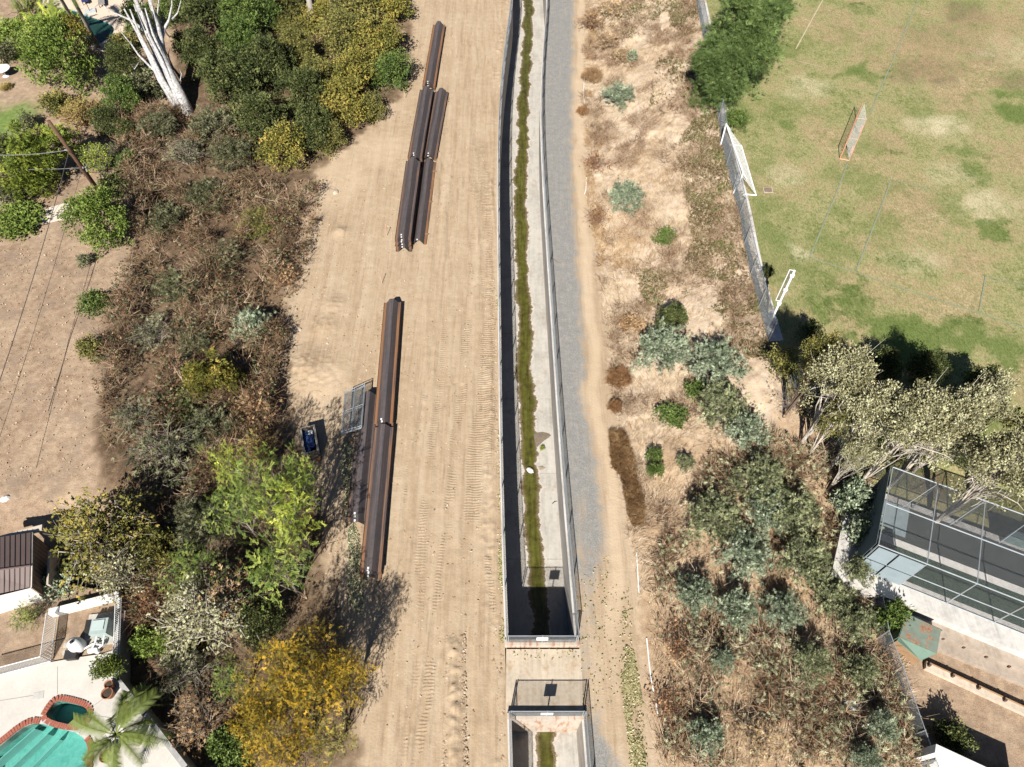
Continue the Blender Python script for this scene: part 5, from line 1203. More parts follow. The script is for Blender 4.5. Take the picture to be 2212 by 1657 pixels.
# white irrigation pipes along the toe of the slope
for pl, lab in [([(1264, 150), (1261, 180), (1260, 205), (1262, 226)], 'white plastic pipe beside the path near the top'), ([(1266, 385), (1265, 412), (1262, 420)], 'white plastic pipe beside the brown shrub'), ([(1374, 1193), (1377, 1242), (1379, 1281)], 'white plastic pipe at the slope foot right of the lower path'), ([(1396, 1379), (1401, 1430), (1406, 1470), (1412, 1498)], 'white plastic pipe beside the leaf litter strip'), ([(1416, 1519), (1420, 1542)], 'short white pipe near the bottom of the slope')]:
    P = [on(x, y) + (0, 0, .06) for x, y in pl]; tag(obj('plastic_pipe', MB().tube([p - P[0] + P[0] for p in P], .035, 8), WHITE, at=P[0]), lab, 'pipe')

def floor_patch(name, pl, lab, cat, mat):
    c = np.array([W0(x, y, -CH_D + .02) for x, y in pl]); n = len(c); m = c.mean(0) + (0, 0, .03)
    tag(obj(name, MB().raw(list(c) + [m], [(i, (i + 1) % n, n) for i in range(n)]), mat, at=m), lab, cat)
SILT = plain('dark_silt', (.19, .15, .11), .8, var=.45, scale=9, bump=.4)
floor_patch('silt_patch', [(1152, 938), (1160, 934), (1172, 933), (1184, 936), (1190, 940), (1184, 946), (1176, 951), (1168, 958), (1160, 966), (1155, 955)], 'dark silt patch washed out across the channel floor', 'silt', SILT)
floor_patch('silt_patch', [(1162, 1008), (1170, 1006), (1178, 1010), (1174, 1014), (1166, 1016)], 'small brown silt streak right of the foam block', 'silt', plain('pale_silt', (.30, .245, .18), .9, var=.3, scale=8))
p = W0(1171, 970, -CH_D + .05); root = empty('channel_weed', p, 'bright green weed growing on the channel floor', 'weed'); me, tm, R0, H0 = PROTO['small'][0]; place('crown', me, L['lime'], root, sc=(.22, .22, .25)); place('trunk', tm, BARK, root, sc=(.22, .22, .25))
P = [W0(x, y, -CH_D + .05) for x, y in [(1193, 1088), (1197, 1084), (1203, 1083)]]; tag(obj('fallen_twig', MB().tube(P, [.03, .025, .01], 5), BARK, at=P[0]), 'small bent twig on the pale channel floor', 'twig')
P = [on(x, y) + (0, 0, .03) for x, y in [(1187, 556), (1198, 563), (1213, 571)]]; tag(obj('fallen_twig', MB().tube(P, [.03, .025, .01], 5), TWIGR, at=P[0]), 'curved reddish twig lying on the gravel path', 'twig')

# ------------------------------------------------------------------ dead tree, palms, pole and wires
DEADW = (lambda n: n.done(n.mix(n.map(n.noise(1, 4, .6, stretch=(3, 3, .5)), .5, .7, 0, .6), n.ramp(n.noise(6, 5, .65), [(.35, (.24, .225, .21)), (.62, (.55, .54, .53))]), (.30, .26, .23)), .85, 0, .2, n.bump(n.noise(14, 4), .4, .03)))(NT('bleached_wood'))
b0 = on(405, 243); root = empty('dead_tree', b0, 'tall bleached dead tree with bare forked trunk in the upper left', 'tree')
def up(x, y, h): p = W0(x, y, b0[2] + h); return p
trk = [b0 - (0, 0, .3), up(388, 205, 1.2), up(368, 165, 2.4), up(348, 118, 3.8), up(322, 62, 5.6), up(300, 20, 7.2), up(283, -25, 9.0)]
obj('trunk', MB().tube(trk, [.58, .5, .44, .36, .27, .2, .1], 9), DEADW, root, smooth=True)
obj('limb', MB().tube([up(352, 120, 3.4), up(347, 84, 4.6), up(340, 52, 5.6), up(325, 10, 7.0), up(318, -30, 8.4)], [.30, .27, .24, .18, .1], 8), DEADW, root, smooth=True)
for k, (dx, dy) in enumerate([(-14, 6), (-8, -5), (9, 3), (-20, 4), (4, 8)]):
    P = [up(395 + dx * .5 - k * 2, 225 + dy, .5), up(366 + dx, 170 + dy, 2.2), up(342 + dx, 118 + dy, 3.8), up(318 + dx * 1.1, 68 + dy, 5.4), up(300 + dx * 1.5, 15 + dy, 7.2)]
    obj('stem', MB().tube([p + np.array((.06 * math.sin(j * 2 + k), .06 * math.cos(j * 3 + k), 0)) for j, p in enumerate(P)], [.22, .2, .17, .12, .06], 6), DEADW, root, smooth=True)
for pl, r in [([(350, 82, 4.6), (355, 62, 5.0), (365, 44, 5.6), (372, 10, 6.8), (368, -25, 8)], .17), ([(372, 42, 5.7), (384, 28, 6.2), (391, 0, 7.2)], .10), ([(365, 168, 2.2), (330, 150, 2.8), (300, 120, 3.4), (283, 95, 3.8), (262, 70, 4.2)], .14), ([(283, 95, 3.8), (270, 80, 4.3), (255, 62, 5)], .07),
              ([(318, 72, 5.2), (285, 45, 5.4), (255, 32, 5.6), (235, 25, 5.8), (215, 2, 6.2)], .13), ([(335, 90, 4.6), (322, 40, 6.0), (305, 5, 7.4)], .16), ([(332, 85, 4.7), (340, 30, 6.2), (345, -20, 7.8)], .10), ([(300, 135, 3.2), (290, 150, 3.0), (284, 140, 3.1)], .05), ([(385, 195, 1.4), (392, 160, 2.3), (388, 150, 2.6)], .06)]:
    P = [up(*q) for q in pl]; obj('branch', MB().tube(P, list(np.linspace(r, r * .25, len(P))), 6), DEADW, root, smooth=True)
PTR = plain('palm_trunk', (.30, .27, .235), .9, var=.35, scale=3, bump=.3)
frond = T_frond(2.3, 36, .5, .042, .75); frondM = np_mesh('frond', frond[0], frond[1], np.full(len(frond[1]), .5))
def palm_crown(root, c, n, sc, mat, seed, spread=1.0):
    rr = random.Random(seed)
    for i in range(n):
        me = frondM; o = bpy.data.objects.new('frond', me); C.objects.link(o); o.parent = root; o.location = c - ORG[root.name]
        o.rotation_euler = (rr.uniform(-.5, .75) * spread, rr.uniform(-.3, .3), i * 2.399 + rr.uniform(-.3, .3)); s = sc * rr.uniform(.8, 1.15); o.scale = (s, s, s)
        o.material_slots[0].link = 'OBJECT'; o.material_slots[0].material = mat
for (x0, y0), (x1, y1), h, lab in [((166, 58), (128, -8), 5.0, 'left of two slim palm trunks crossing the upper pool'), ((214, 104), (150, -16), 7.0, 'right of two slim palm trunks crossing the upper pool')]:
    b = on(x0, y0); t = W0(x1, y1, b[2] + h); root = empty('palm_tree', b, lab, 'palm')
    obj('trunk', MB().tube([b - (0, 0, .2), b + (t - b) * .5, t, t + (t - b) * .12], [.2, .17, .15, .15], 9), PTR, root, smooth=True); palm_crown(root, t + (t - b) * .12, 15, 1.0, L['palm'], 3 + int(x0))
b = on(676, 62); root = empty('palm_stump', b, 'shaggy grey palm stump among yellowing bushes at the top', 'stump')
obj('trunk', MB().tube([b, W0(672, 25, b[2] + 1.8), W0(665, -8, b[2] + 3.2)], [.42, .3, .26], 9), PTR, root, smooth=True)
for i in range(14):
    a = i * .45; q = b + (0.1 * math.cos(a), .1 * math.sin(a), 1.3); obj('dry_frond', MB().tube([q, q + (.5 * math.cos(a), .5 * math.sin(a), .1), q + (.75 * math.cos(a), .75 * math.sin(a), -1.0)], [.05, .08, .02], 4), plain('dry_palm', (.30, .25, .20), .9, var=.5), root)
pb = on(213, 412); pt = W0(105, 262, pb[2] + 7.6)
root = empty('utility_pole', pb, 'tall brown wooden utility pole leaning over the upper left garden', 'pole')
POLE = plain('creosote_wood', (.13, .072, .045), .85, var=.4, scale=4)
obj('pole_shaft', MB().tube([pb - (0, 0, .4), (pb + pt) / 2, pt], [.19, .16, .13], 10), POLE, root, smooth=True)
def pf(f): return pb + (pt - pb) * f
obj('crossarm', MB().box(pf(.36) + (.25, .05, 0), (.09, 1.1, .1), .5), plain('grey_wood', (.33, .31, .29), .9), root)
obj('bracket', MB().box(pf(.62) + (-.18, 0, 0), (.35, .08, .08), .2), GALV, root)
for f in (.33, .38): obj('insulator', MB().lathe(pf(f) + (.3, .3 - (f > .35) * .6, .05), [(.03, 0), (.06, .05), (.04, .1), (.05, .14)], 8), GALV, root)
def wire(a, b, sag, r, lab, mat=None):
    a, b = np.array(a), np.array(b); P = [a + (b - a) * t - np.array((0, 0, sag * 4 * t * (1 - t))) for t in np.linspace(0, 1, 17)]
    tag(obj('power_line', MB().tube([p for p in P], r, 5), mat or plain('cable', (.10, .09, .085), .6), at=a), lab, 'wire')
CABL = plain('grey_cable', (.17, .17, .17), .7)
wire(pf(.62), W0(-60, 333, pf(.62)[2] - .1), .25, .026, 'upper grey cable running left from the pole', CABL)
wire(pf(.36), W0(-60, 364, pf(.36)[2]), .15, .022, 'lower grey cable running left from the pole', CABL)
wire(pf(.62), W0(-40, 935, 5.0), .3, .026, 'thick twisted cable crossing the tan yard')
wire(pf(.36), W0(-40, 1060, 4.2), .25, .016, 'thin wire crossing the tan yard beside the thick cable')
wire(pf(.34), on(118, 470) + (0, 0, .3), .0, .014, 'guy wire from the pole down to the hedge', CABL)

# ------------------------------------------------------------------ flat polygons with holes
def slab(name, outer, z, th, mat, holes=(), parent=None, at=None):
    polys = [[Vector((p[0], p[1], 0)) for p in outer]] + [[Vector((p[0], p[1], 0)) for p in h] for h in holes]
    flat = [v for pl in polys for v in pl]; tri = tessellate_polygon(polys)
    V = [(v.x, v.y, z) for v in flat]; n = len(V); V += [(v.x, v.y, z - th) for v in flat]; F = []
    for t in tri:
        a, b, c = (flat[i] for i in t); F.append(tuple(t) if (b - a).cross(c - a).z > 0 else tuple(reversed(t)))
    k = 0
    for pl in polys:
        m = len(pl)
        for i in range(m): F.append((k + i, k + (i + 1) % m, n + k + (i + 1) % m, n + k + i))
        k += m
    return obj(name, (np.array(V), F), mat, parent, at=at)
def pxpoly(lst, z): return [W0(x, y, z)[:2] for x, y in lst]
def smoothloop(P, n=4):
    P = np.array(P)
    for i in range(2):
        Q = np.roll(P, -1, 0); P = np.stack([P * .75 + Q * .25, P * .25 + Q * .75], 1).reshape(-1, 2)
    return P
def water_mat(name, tint, op):
    n = NT(name); n.t.nodes.remove(n.b); tr = n.t.nodes.new('ShaderNodeBsdfTransparent'); tr.inputs[0].default_value = (*tint, 1)
    gl = n.t.nodes.new('ShaderNodeBsdfGlossy'); gl.inputs['Roughness'].default_value = .06; nb = n.bump(n.noise(3, 3), .25, .03); n.t.links.new(nb, gl.inputs['Normal'])
    fr = n.t.nodes.new('ShaderNodeFresnel'); fr.inputs[0].default_value = 1.33; mx = n.t.nodes.new('ShaderNodeMixShader')
    n.t.links.new(fr.outputs[0], mx.inputs[0]); n.t.links.new(tr.outputs[0], mx.inputs[1]); n.t.links.new(gl.outputs[0], mx.inputs[2]); n.t.links.new(mx.outputs[0], n.o.inputs[0]); return n.m
def basin(root, loop, zt, depth, mat):
    L_ = [np.array(p) for p in loop]; n = len(L_); V = [(p[0], p[1], zt) for p in L_] + [(p[0], p[1], zt - depth) for p in L_]
    tri = tessellate_polygon([[Vector((p[0], p[1], 0)) for p in L_]]); F = [(i, (i + 1) % n, n + (i + 1) % n, n + i) for i in range(n)]
    for t in tri:
        a, b, c = (Vector((*L_[i], 0)) for i in t); t = t if (b - a).cross(c - a).z > 0 else tuple(reversed(t)); F.append(tuple(n + i for i in t))
    return obj('basin', (np.array(V), F), mat, root)
# upper left pool and terrace
zd = 2.0
up_w = smoothloop(pxpoly([(100, 26), (116, 13), (155, 20), (184, 33), (224, 45), (246, 57), (246, 71), (231, 86), (212, 97), (194, 93), (173, 68), (140, 47)], zd))
deckc = plain('cream_deck', (.60, .48, .37), .85, var=.12, scale=1.5)
dk = slab('pool_terrace', pxpoly([(75, -30), (320, -30), (285, 40), (262, 92), (214, 112), (185, 100), (160, 75), (120, 55), (92, 32)], zd), zd, .5, deckc, [up_w]); tag(dk, 'cream paved terrace around the upper swimming pool', 'terrace')
root = empty('swimming_pool', (*up_w.mean(0), zd), 'teal kidney-shaped swimming pool in the upper left corner', 'pool')
PLAS = plain('pool_plaster', (.20, .40, .42), .8, var=.2, scale=1); basin(root, up_w, zd - .02, 1.5, PLAS)
WAT1 = water_mat('deep_water', (.30, .62, .66), .5); slab('water_surface', up_w, zd - .12, .001, WAT1, parent=root)
def lounger(x, y, rz, lab, padc):
    p = W0(x, y, zd); root = empty('sun_lounger', p, lab, 'lounger'); c, s = math.cos(rz), math.sin(rz)
    T = lambda lx, ly, lz: p + np.array((lx * c - ly * s, lx * s + ly * c, lz))
    obj('cushion', MB().box(T(0, -.25, .36), (.62, 1.3, .09), rz), padc, root)
    obj('backrest', MB().box(T(0, .62, .55), (.62, .6, .09), rot=np.array([[c, -s, 0], [s, c, 0], [0, 0, 1]]) @ np.array([[1, 0, 0], [0, .75, -.66], [0, .66, .75]])), padc, root)
    for lx in (-.28, .28):
        for ly in (-.8, .45): obj('leg', MB().box(T(lx, ly, .16), (.05, .05, .32), rz), DARKM, root)
lounger(184, 3, .5, 'navy sun lounger at the top edge by the pool', plain('navy_cloth', (.03, .04, .12), .8)); lounger(222, 8, .35, 'grey sun lounger right of the umbrella base', plain('grey_cloth', (.26, .23, .21), .8))
p = W0(195, 26, zd); root = empty('umbrella_stand', p, 'square pale stone umbrella base with pole beside the pool', 'umbrella base'); obj('base_slab', MB().box(p + (0, 0, .06), (1.1, .9, .12), .4), plain('base_stone', (.46, .47, .46), .8, var=.1), root); obj('pole_tube', MB().tube([p, p + (0, 0, 2.3)], .03, 7), DARKM, root)
p = W0(2, 147, 1.9 + .7); root = empty('garden_table', (p[0], p[1], float(Z(p[0], p[1]))), 'white round garden table cut by the left edge', 'table'); obj('table_top', MB().lathe((p[0], p[1], 2.55), [(.05, -.05), (.72, -.04), (.72, 0), (.05, .01)], 28), WHITE, root); obj('pedestal', MB().lathe((p[0], p[1], 1.8), [(.3, 0), (.06, .1), (.06, .72)], 12), WHITE, root)
tag(slab('garden_path', pxpoly([(-20, 494), (60, 478), (98, 452), (150, 438), (162, 447), (156, 470), (60, 492), (-20, 508)], 1.8), 1.86, .3, plain('pale_paving', (.62, .52, .44), .85, var=.12)), 'pale paved path between low hedge and tan yard', 'path')

# ------------------------------------------------------------------ lower left: pool terrace
zt = 1.6
WCON = plain('white_deck', (.53, .495, .44), .8, var=.16, scale=.9)
spa = smoothloop(pxpoly([(94, 1553), (108, 1527), (122, 1511), (150, 1516), (188, 1527), (192, 1543), (176, 1572)], zt))
pool = smoothloop(pxpoly([(-60, 1650), (-10, 1616), (58, 1560), (94, 1563), (130, 1572), (168, 1583), (192, 1606), (190, 1640), (184, 1740), (-60, 1740)], zt))
dk = slab('pool_deck', pxpoly([(-60, 1466), (-1, 1459), (110, 1430), (160, 1421), (222, 1412), (250, 1402), (252, 1464), (300, 1530), (400, 1657), (470, 1745), (-60, 1745)], zt), zt, .6, WCON, [spa, pool]); tag(dk, 'white concrete pool deck at the bottom left', 'deck')
ORG[dk.name] = np.zeros(3)
for a_, b_ in [((124, 1440), (124, 1499)), ((204, 1523), (228, 1505)), ((-10, 1515), (84, 1500)), ((205, 1545), (300, 1560))]:
    a3, b3 = W0(*a_, zt), W0(*b_, zt); obj('deck_joint', MB().box((a3 + b3) / 2 + (0, 0, .002), (np.linalg.norm(b3 - a3), .022, .008), math.atan2(b3[1] - a3[1], b3[0] - a3[0])), plain('joint_grey', (.26, .245, .22), .9), dk)
sk = W0(83, 1503, zt); obj('skimmer_lid', MB().box(sk + (0, 0, .006), (.5, .36, .02), .25), plain('lid_grey', (.48, .46, .42), .7), dk)
TURQ = (lambda n: n.done(n.ramp(n.noise(2.6, 5, .7, dist=1.2), [(.3, (.25, .50, .44)), (.7, (.48, .70, .62))]), .8))(NT('turquoise_ripple_plaster'))  # turquoise plaster, mottled in colour to stand for light rippling through water
DTEAL = plain('teal_plaster', (.20, .42, .39), .8, var=.2, scale=2)
WAT2 = water_mat('clear_water', (.62, .93, .90), .3)
root = empty('swimming_pool', (*np.array(pool).mean(0), zt), 'turquoise swimming pool with brick edge at the bottom left corner', 'pool')
basin(root, pool, zt - .02, 1.1, TURQ); slab('water_surface', pool, zt - .14, .001, WAT2, parent=root)
ed = [(W0(8 + 22 * k, 1625 + 15 * k, zt), W0(75 + 22 * k, 1567 + 10 * k, zt)) for k in range(3)]
for k, (a, b2) in enumerate(ed):
    d = unit((b2 - a)[None])[0]; nrm = np.array((-d[1], d[0], 0)); a2 = a - d * 2.5
    obj('pool_step', MB().prism([tuple((a2)[:2]), tuple((b2 - d * .1)[:2]), tuple((b2 - d * .1 + nrm * (.5 + .5 * k))[:2]), tuple((a2 + nrm * (.5 + .5 * k))[:2])][::-1] if False else [tuple(a2[:2]), tuple((b2 - d * .15)[:2]), tuple((b2 - d * .15 + nrm * .05)[:2]), tuple((a2 + nrm * .05)[:2])], zt - 1.0, zt - .3 - .18 * k), plain('step_edge', (.52, .70, .64), .7, var=.1), root)
BRICK = plain('red_brick', (.34, .115, .075), .85, var=.3, scale=9)
def coping(root, loop, sel):
    P = [np.array(p) for p in loop]; n = len(P); cen = np.mean(P, 0); dense = []
    for i in range(n):
        a, b = P[i], P[(i + 1) % n]; m = max(1, int(np.linalg.norm(b - a) / .02)); dense += [a + (b - a) * t / m for t in range(m)]
    dense = np.array(dense); s = np.concatenate([[0], np.cumsum(np.linalg.norm(np.diff(dense, axis=0), axis=1))]); bm = bpy.data.meshes.new('brick')
    V, F = MB().box((0, 0, 0), (.112, .26, .09)).arrays(); bm.from_pydata(V.tolist(), [], F); bm.materials.append(BRICK)
    for t in np.arange(0, s[-1], .125):
        q = np.array([np.interp(t, s, dense[:, k]) for k in (0, 1)]); e = np.array([np.interp(t + .05, s, dense[:, k]) for k in (0, 1)]); d = unit((e - q)[None])[0]; nn = np.array((d[1], -d[0]))
        if inpoly(np.array([(q + nn * .2)[0]]), np.array([(q + nn * .2)[1]]), loop)[0]: nn = -nn
        if not sel(q): continue
        c = q + nn * .11; place('brick', bm, None, root, (c[0] - ORG[root.name][0], c[1] - ORG[root.name][1], zt + .012 - ORG[root.name][2]), math.atan2(d[1], d[0]))
xsep = W0(92, 1560, zt), W0(176, 1584, zt)
def above(q): a, b = xsep; return (b[0] - a[0]) * (q[1] - a[1]) - (b[1] - a[1]) * (q[0] - a[0]) > 0.12
coping(root, pool, lambda q: not (W0(88, 1560, zt)[0] < q[0] < W0(185, 1590, zt)[0] and q[1] > W0(100, 1600, zt)[1]) and q[1] > 3.2)
root2 = empty('spa_pool', (*np.array(spa).mean(0), zt), 'small teal spa with brick edge above the turquoise pool', 'spa')
basin(root2, spa, zt - .02, 1.2, DTEAL); slab('water_surface', spa, zt - .10, .001, WAT2, parent=root2); coping(root2, spa, above)
a, b2 = W0(94, 1558, zt), W0(174, 1579, zt); obj('tile_band', MB().box(((a + b2) / 2)[:3] + np.array((0, 0, -.3)), (np.linalg.norm(b2 - a), .22, .66), math.atan2(b2[1] - a[1], b2[0] - a[0])), plain('grey_tile', (.42, .46, .46), .5, var=.2, scale=12), root2)
sp_c = np.array(spa).mean(0); obj('bench', MB().prism([tuple(sp_c + (np.array(p) - sp_c) * .96) for p in spa], zt - 1.15, zt - .85), DTEAL, root2)
# retaining wall and its ladder fence
def wallrun(name, P, w, z0, z1, mat, label, cat='wall'):
    mb = MB()
    for a, b in zip(P[:-1], P[1:]):
        a, b = np.array(a[:2]), np.array(b[:2]); d = unit((b - a)[None])[0]; n = np.array((-d[1], d[0])) * w / 2; b = b + d * w * .4
        mb.prism([tuple(a - n), tuple(b - n), tuple(b + n), tuple(a + n)], z0, z1)
    return tag(obj(name, mb, mat), label, cat)
BLK = concrete('grey_block', (.36, .35, .34), (.28, .26, .24), .4)
rw = [W0(258, 1285, 1.75), W0(251, 1465, 1.75), W0(310, 1540, 1.75), W0(400, 1657, 1.75), W0(480, 1760, 1.75)]
wallrun('retaining_wall', rw, .24, -.4, 1.75, BLK, 'grey block retaining wall along the right side of the pool terrace')
wallrun('block_wall', [W0(256, 1283, 2.0), W0(110, 1320, 2.0)], .32, .3, 2.0, plain('white_block', (.68, .66, .62), .85, var=.12), 'low white block wall above the pool equipment')
def rung_fence(name, A, B, h, n, lab, base=None, lean=(0, 0)):
    A, B = np.array(A), np.array(B); root = empty(name, A, lab, 'fence'); ln = np.array((lean[0], lean[1], h))
    for f in (.04, .97): obj('rail', MB().tube([A + ln * f, B + ln * f], .024, 5), WHITE, root)
    bm = bpy.data.meshes.new('picket'); V, F = MB().tube([(0, 0, 0), tuple(ln)], .014, 5).arrays(); bm.from_pydata(V.tolist(), [], F); bm.materials.append(WHITE)
    for i in range(n):
        q = (B - A) * (i / (n - 1)); place('picket', bm, None, root, q)
rung_fence('white_fence', rw[0] + (.02, 0, .01), rw[1] + (.02, 0, .01), .5, 40, 'low white rung fence on top of the block retaining wall')
rung_fence('white_fence', W0(122, 1338, zt), W0(110, 1428, zt), 1.05, 26, 'white picket fence left of the pool equipment')
rung_fence('white_fence', W0(110, 1429, zt), W0(-30, 1466, zt), 1.05, 38, 'white picket fence along the top of the white deck')
# yard left of it and equipment pad
tag(slab('side_yard', pxpoly([(-60, 1290), (100, 1255), (256, 1280), (252, 1405), (222, 1412), (110, 1430), (-60, 1470)], 1.5), 1.5, .6, GM['backyard']), kind='structure')
def eq(x, y): return W0(x, y, 1.55)
p = eq(229, 1362); root = empty('pool_heater', p, 'grey-green pool heater cabinet beside the block wall', 'heater')
HT = plain('heater_paint', (.34, .40, .38), .5, var=.12); obj('cabinet', MB().box(p + (0, 0, .42), (.85, .8, .8), .12), HT, root); obj('lid', MB().box(p + (-.05, .05, .85), (.62, .5, .05), .12), plain('heater_lid', (.42, .49, .47), .5, var=.1), root); obj('vent_cover', MB().box(p + (-.62, .05, .4), (.28, .62, .7), .12), DARKM, root); obj('pad', MB().box(p + (-.1, .1, -.02), (1.9, 1.7, .12), .12), plain('pad_block', (.45, .42, .37), .9), root)
p = eq(175, 1402); root = empty('filter_tank', p, 'white rounded pool filter tank lying beside pipes', 'filter'); obj('tank', MB().lathe(p + (-.05, .1, 0), [(.30, 0), (.37, .15), (.38, .5), (.33, .75), (.18, .9), (.04, .94)], 20), WHITE, root, smooth=True); obj('valve', MB().lathe(p + (-.05, .1, .93), [(.06, 0), (.1, .05), (.05, .12)], 10), DARKM, root)
p = eq(203, 1408); root = empty('pool_pump', p, 'white pool pump with plastic pipes next to the filter tank', 'pump'); obj('pump_body', MB().lathe(p + (-.2, 0, .2), [(.12, 0), (.15, .1), (.13, .45)], 14, (1, .2, 0)), WHITE, root, smooth=True); obj('strainer', MB().lathe(p + (.25, .0, .1), [(.13, 0), (.13, .25), (.1, .3)], 14), WHITE, root)
for P in ([(.0, .0, .3), (.1, .45, .35), (.1, .95, .4)], [(.25, 0, .3), (.5, .3, .3), (.45, .8, .35)], [(-.45, .1, .2), (-.1, .35, .22), (.4, .3, .25)]): obj('pipe', MB().tube([p + np.array(q) for q in P], .045, 8), WHITE, root)
p = eq(161, 1418); tag(obj('black_bin', MB().box(p + (0, 0, .2), (.55, .42, .4), .1).box(p + (0, 0, .43), (.6, .47, .05), .1), DARKM, at=p), 'black lidded box in front of the filter tank', 'box')
for i, (x, y, lab) in enumerate([(150, 1395, 'grey block left of the filter tank'), (148, 1410, 'grey block lower left of the filter tank'), (196, 1378, 'grey block between heater and filter'), (222, 1395, 'grey block at the foot of the heater')]):
    p = eq(x, y); tag(obj('concrete_block', MB().box(p + (0, 0, .1), (.42, .22, .2), .3 * i), plain('pad_block', (.45, .42, .37), .9), at=p), lab, 'block')
TERR = plain('terracotta', (.34, .14, .075), .8, var=.25, scale=8)
def pot(x, y, r, lab):
    p = W0(x, y, zt); R = r / pxm(y, zt); root = empty('flower_pot', p, lab, 'pot'); obj('pot_body', MB().lathe(p, [(R * .65, 0), (R * .95, .4), (R, .42), (R, .48), (R * .86, .48), (R * .84, .40), (.02, .40)], 20), TERR, root, smooth=True); obj('soil', MB().lathe(p + (0, 0, .38), [(R * .84, 0), (R * .84, .03), (.02, .05)], 16), plain('dark_soil', (.06, .042, .03), .95), root); return p
pot(240, 1501, 12.5, 'round terracotta pot on the deck below the conical plant'); pot(237, 1636, 13, 'round terracotta pot at the foot of the palm'); pot(243, 1482, 9, 'small green-shaded pot under the conical plant')
g0 = Z
def deckplant(kind, x, y, r, h, leaf, name, lab):
    p = W0(x, y, zt + h * .45); k = pxm(y, zt + h * .45); me, tm, R0, H0 = PROTO[kind][0]; root = empty(name, (p[0], p[1], zt), lab, 'plant'); sc = (r / k / R0, r / k / R0, h / H0); place('crown', me, L[leaf], root, sc=sc); place('trunk', tm, BARK, root, sc=sc)
deckplant('cone', 234, 1442, 27, 1.8, 'leafpot', 'conical_plant', 'bushy green conical plant against the terrace wall')
p = W0(268, 1640, zt); c = W0(250, 1586, zt + 2.4); p = np.array((c[0], c[1], zt)); root = empty('palm_tree', p, 'young feather palm with wide fronds beside the pool', 'palm'); obj('trunk', MB().tube([p, c], [.2, .14], 9), PTR, root); palm_crown(root, c, 17, 1.0, L['palm'], 9, 1.0)
for i in range(7):
    q = W0(272 - i * 0.6, 1520 + i * 6, zt + .02); eb = eb if i else empty('brick_edging', q, 'short row of red edging bricks beside the palm', 'edging'); obj('brick', MB().box(q, (.22, .11, .1), .2), BRICK, eb)

# ------------------------------------------------------------------ shed
SH = 3.6; roofc = plain('brown_roof', (.125, .088, .078), .55, .1, var=.12, scale=1.5, spec=.5)
A0, A1, R0_, R1_, B0_, B1_ = W0(-40, 1166, 3.3), W0(68, 1150, 3.3), W0(-40, 1236, SH + .2), W0(67, 1222, SH + .2), W0(-40, 1290, 3.3), W0(66, 1268, 3.3)
base = np.array((W0(30, 1230, 1.5)[0], W0(30, 1230, 1.5)[1], 1.5)); root = empty('garden_shed', base, 'brown metal roofed shed at the left edge', 'shed')
for q in ((A0, A1, R1_, R0_), (R0_, R1_, B1_, B0_)):
    a, b, c, d = q; nn = unit(np.cross(b - a, d - a)[None])[0]; nn = nn if nn[2] > 0 else -nn
    pn = MB(); V = [a, b, c, d] + [x - nn * .05 for x in (a, b, c, d)]; pn.raw(V, [(0, 1, 2, 3), (7, 6, 5, 4), (0, 4, 5, 1), (1, 5, 6, 2), (2, 6, 7, 3), (3, 7, 4, 0)]); ro = obj('roof', pn, roofc, root)
    for t in np.arange(.04, 1, .105): obj('seam', MB().tube([a + (b - a) * t + nn * .02, d + (c - d) * t + nn * .02], .022, 4), roofc, ro)
obj('ridge_cap', MB().tube([R0_ + (0, 0, .03), R1_ + (0, 0, .03)], .05, 6), roofc, root)
w = MB(); q = [A1, B1_, np.array((B1_[0] - .15, B1_[1], 1.2)), np.array((A1[0] - .15, A1[1], 1.2))]
WOODW = (lambda n: n.done(n.mix(n.map(n.wave(1.3, direction='Y'), .0, .12, .8, 0), n.ramp(n.noise(3, 4), [(.3, (.20, .14, .10)), (.7, (.33, .25, .19))]), (.05, .035, .025)), .9))(NT('shed_boards'))
obj('end_wall', w.raw([x for x in q] + [x - (.1, 0, 0) for x in q], [(0, 1, 2, 3), (7, 6, 5, 4), (0, 4, 5, 1), (1, 5, 6, 2), (2, 6, 7, 3), (3, 7, 4, 0)]), WOODW, root)
obj('fascia', MB().tube([A1 + (0, 0, -.06), R1_ + (0, 0, -.06), B1_ + (0, 0, -.06)], .06, 5), plain('pale_trim', (.5, .46, .40), .8), root)
a, b2 = W0(-30, 1173, 2.9), W0(92, 1140, 2.9); tag(obj('timber_beam', MB().box((a + b2) / 2, (np.linalg.norm(b2 - a), .35, .16), math.atan2(b2[1] - a[1], b2[0] - a[0])).box(b2 + np.array((-.2, 0, -.8)), (.16, .16, 1.6)), plain('pale_timber', (.50, .43, .35), .85), at=b2), 'pale pergola beam above the brown shed roof', 'beam')
a, b2 = W0(106, 1190, 2.6), W0(102, 1262, 2.6); tag(obj('board_fence', MB().box((a + b2) / 2 - np.array((0, 0, .5)), (.1, np.linalg.norm(b2 - a), 1.0), math.atan2(b2[1] - a[1], b2[0] - a[0]) - math.pi / 2), plain('pale_timber', (.50, .43, .35), .85), at=a), 'pale board fence right of the shed', 'fence')
tag(slab('tiled_ledge', pxpoly([(-40, 1296), (66, 1270), (84, 1278), (84, 1286), (-40, 1324)], 2.2), 2.2, .9, plain('white_ledge', (.70, .66, .60), .85, var=.1)), 'white tiled ledge below the brown shed roof', 'ledge')

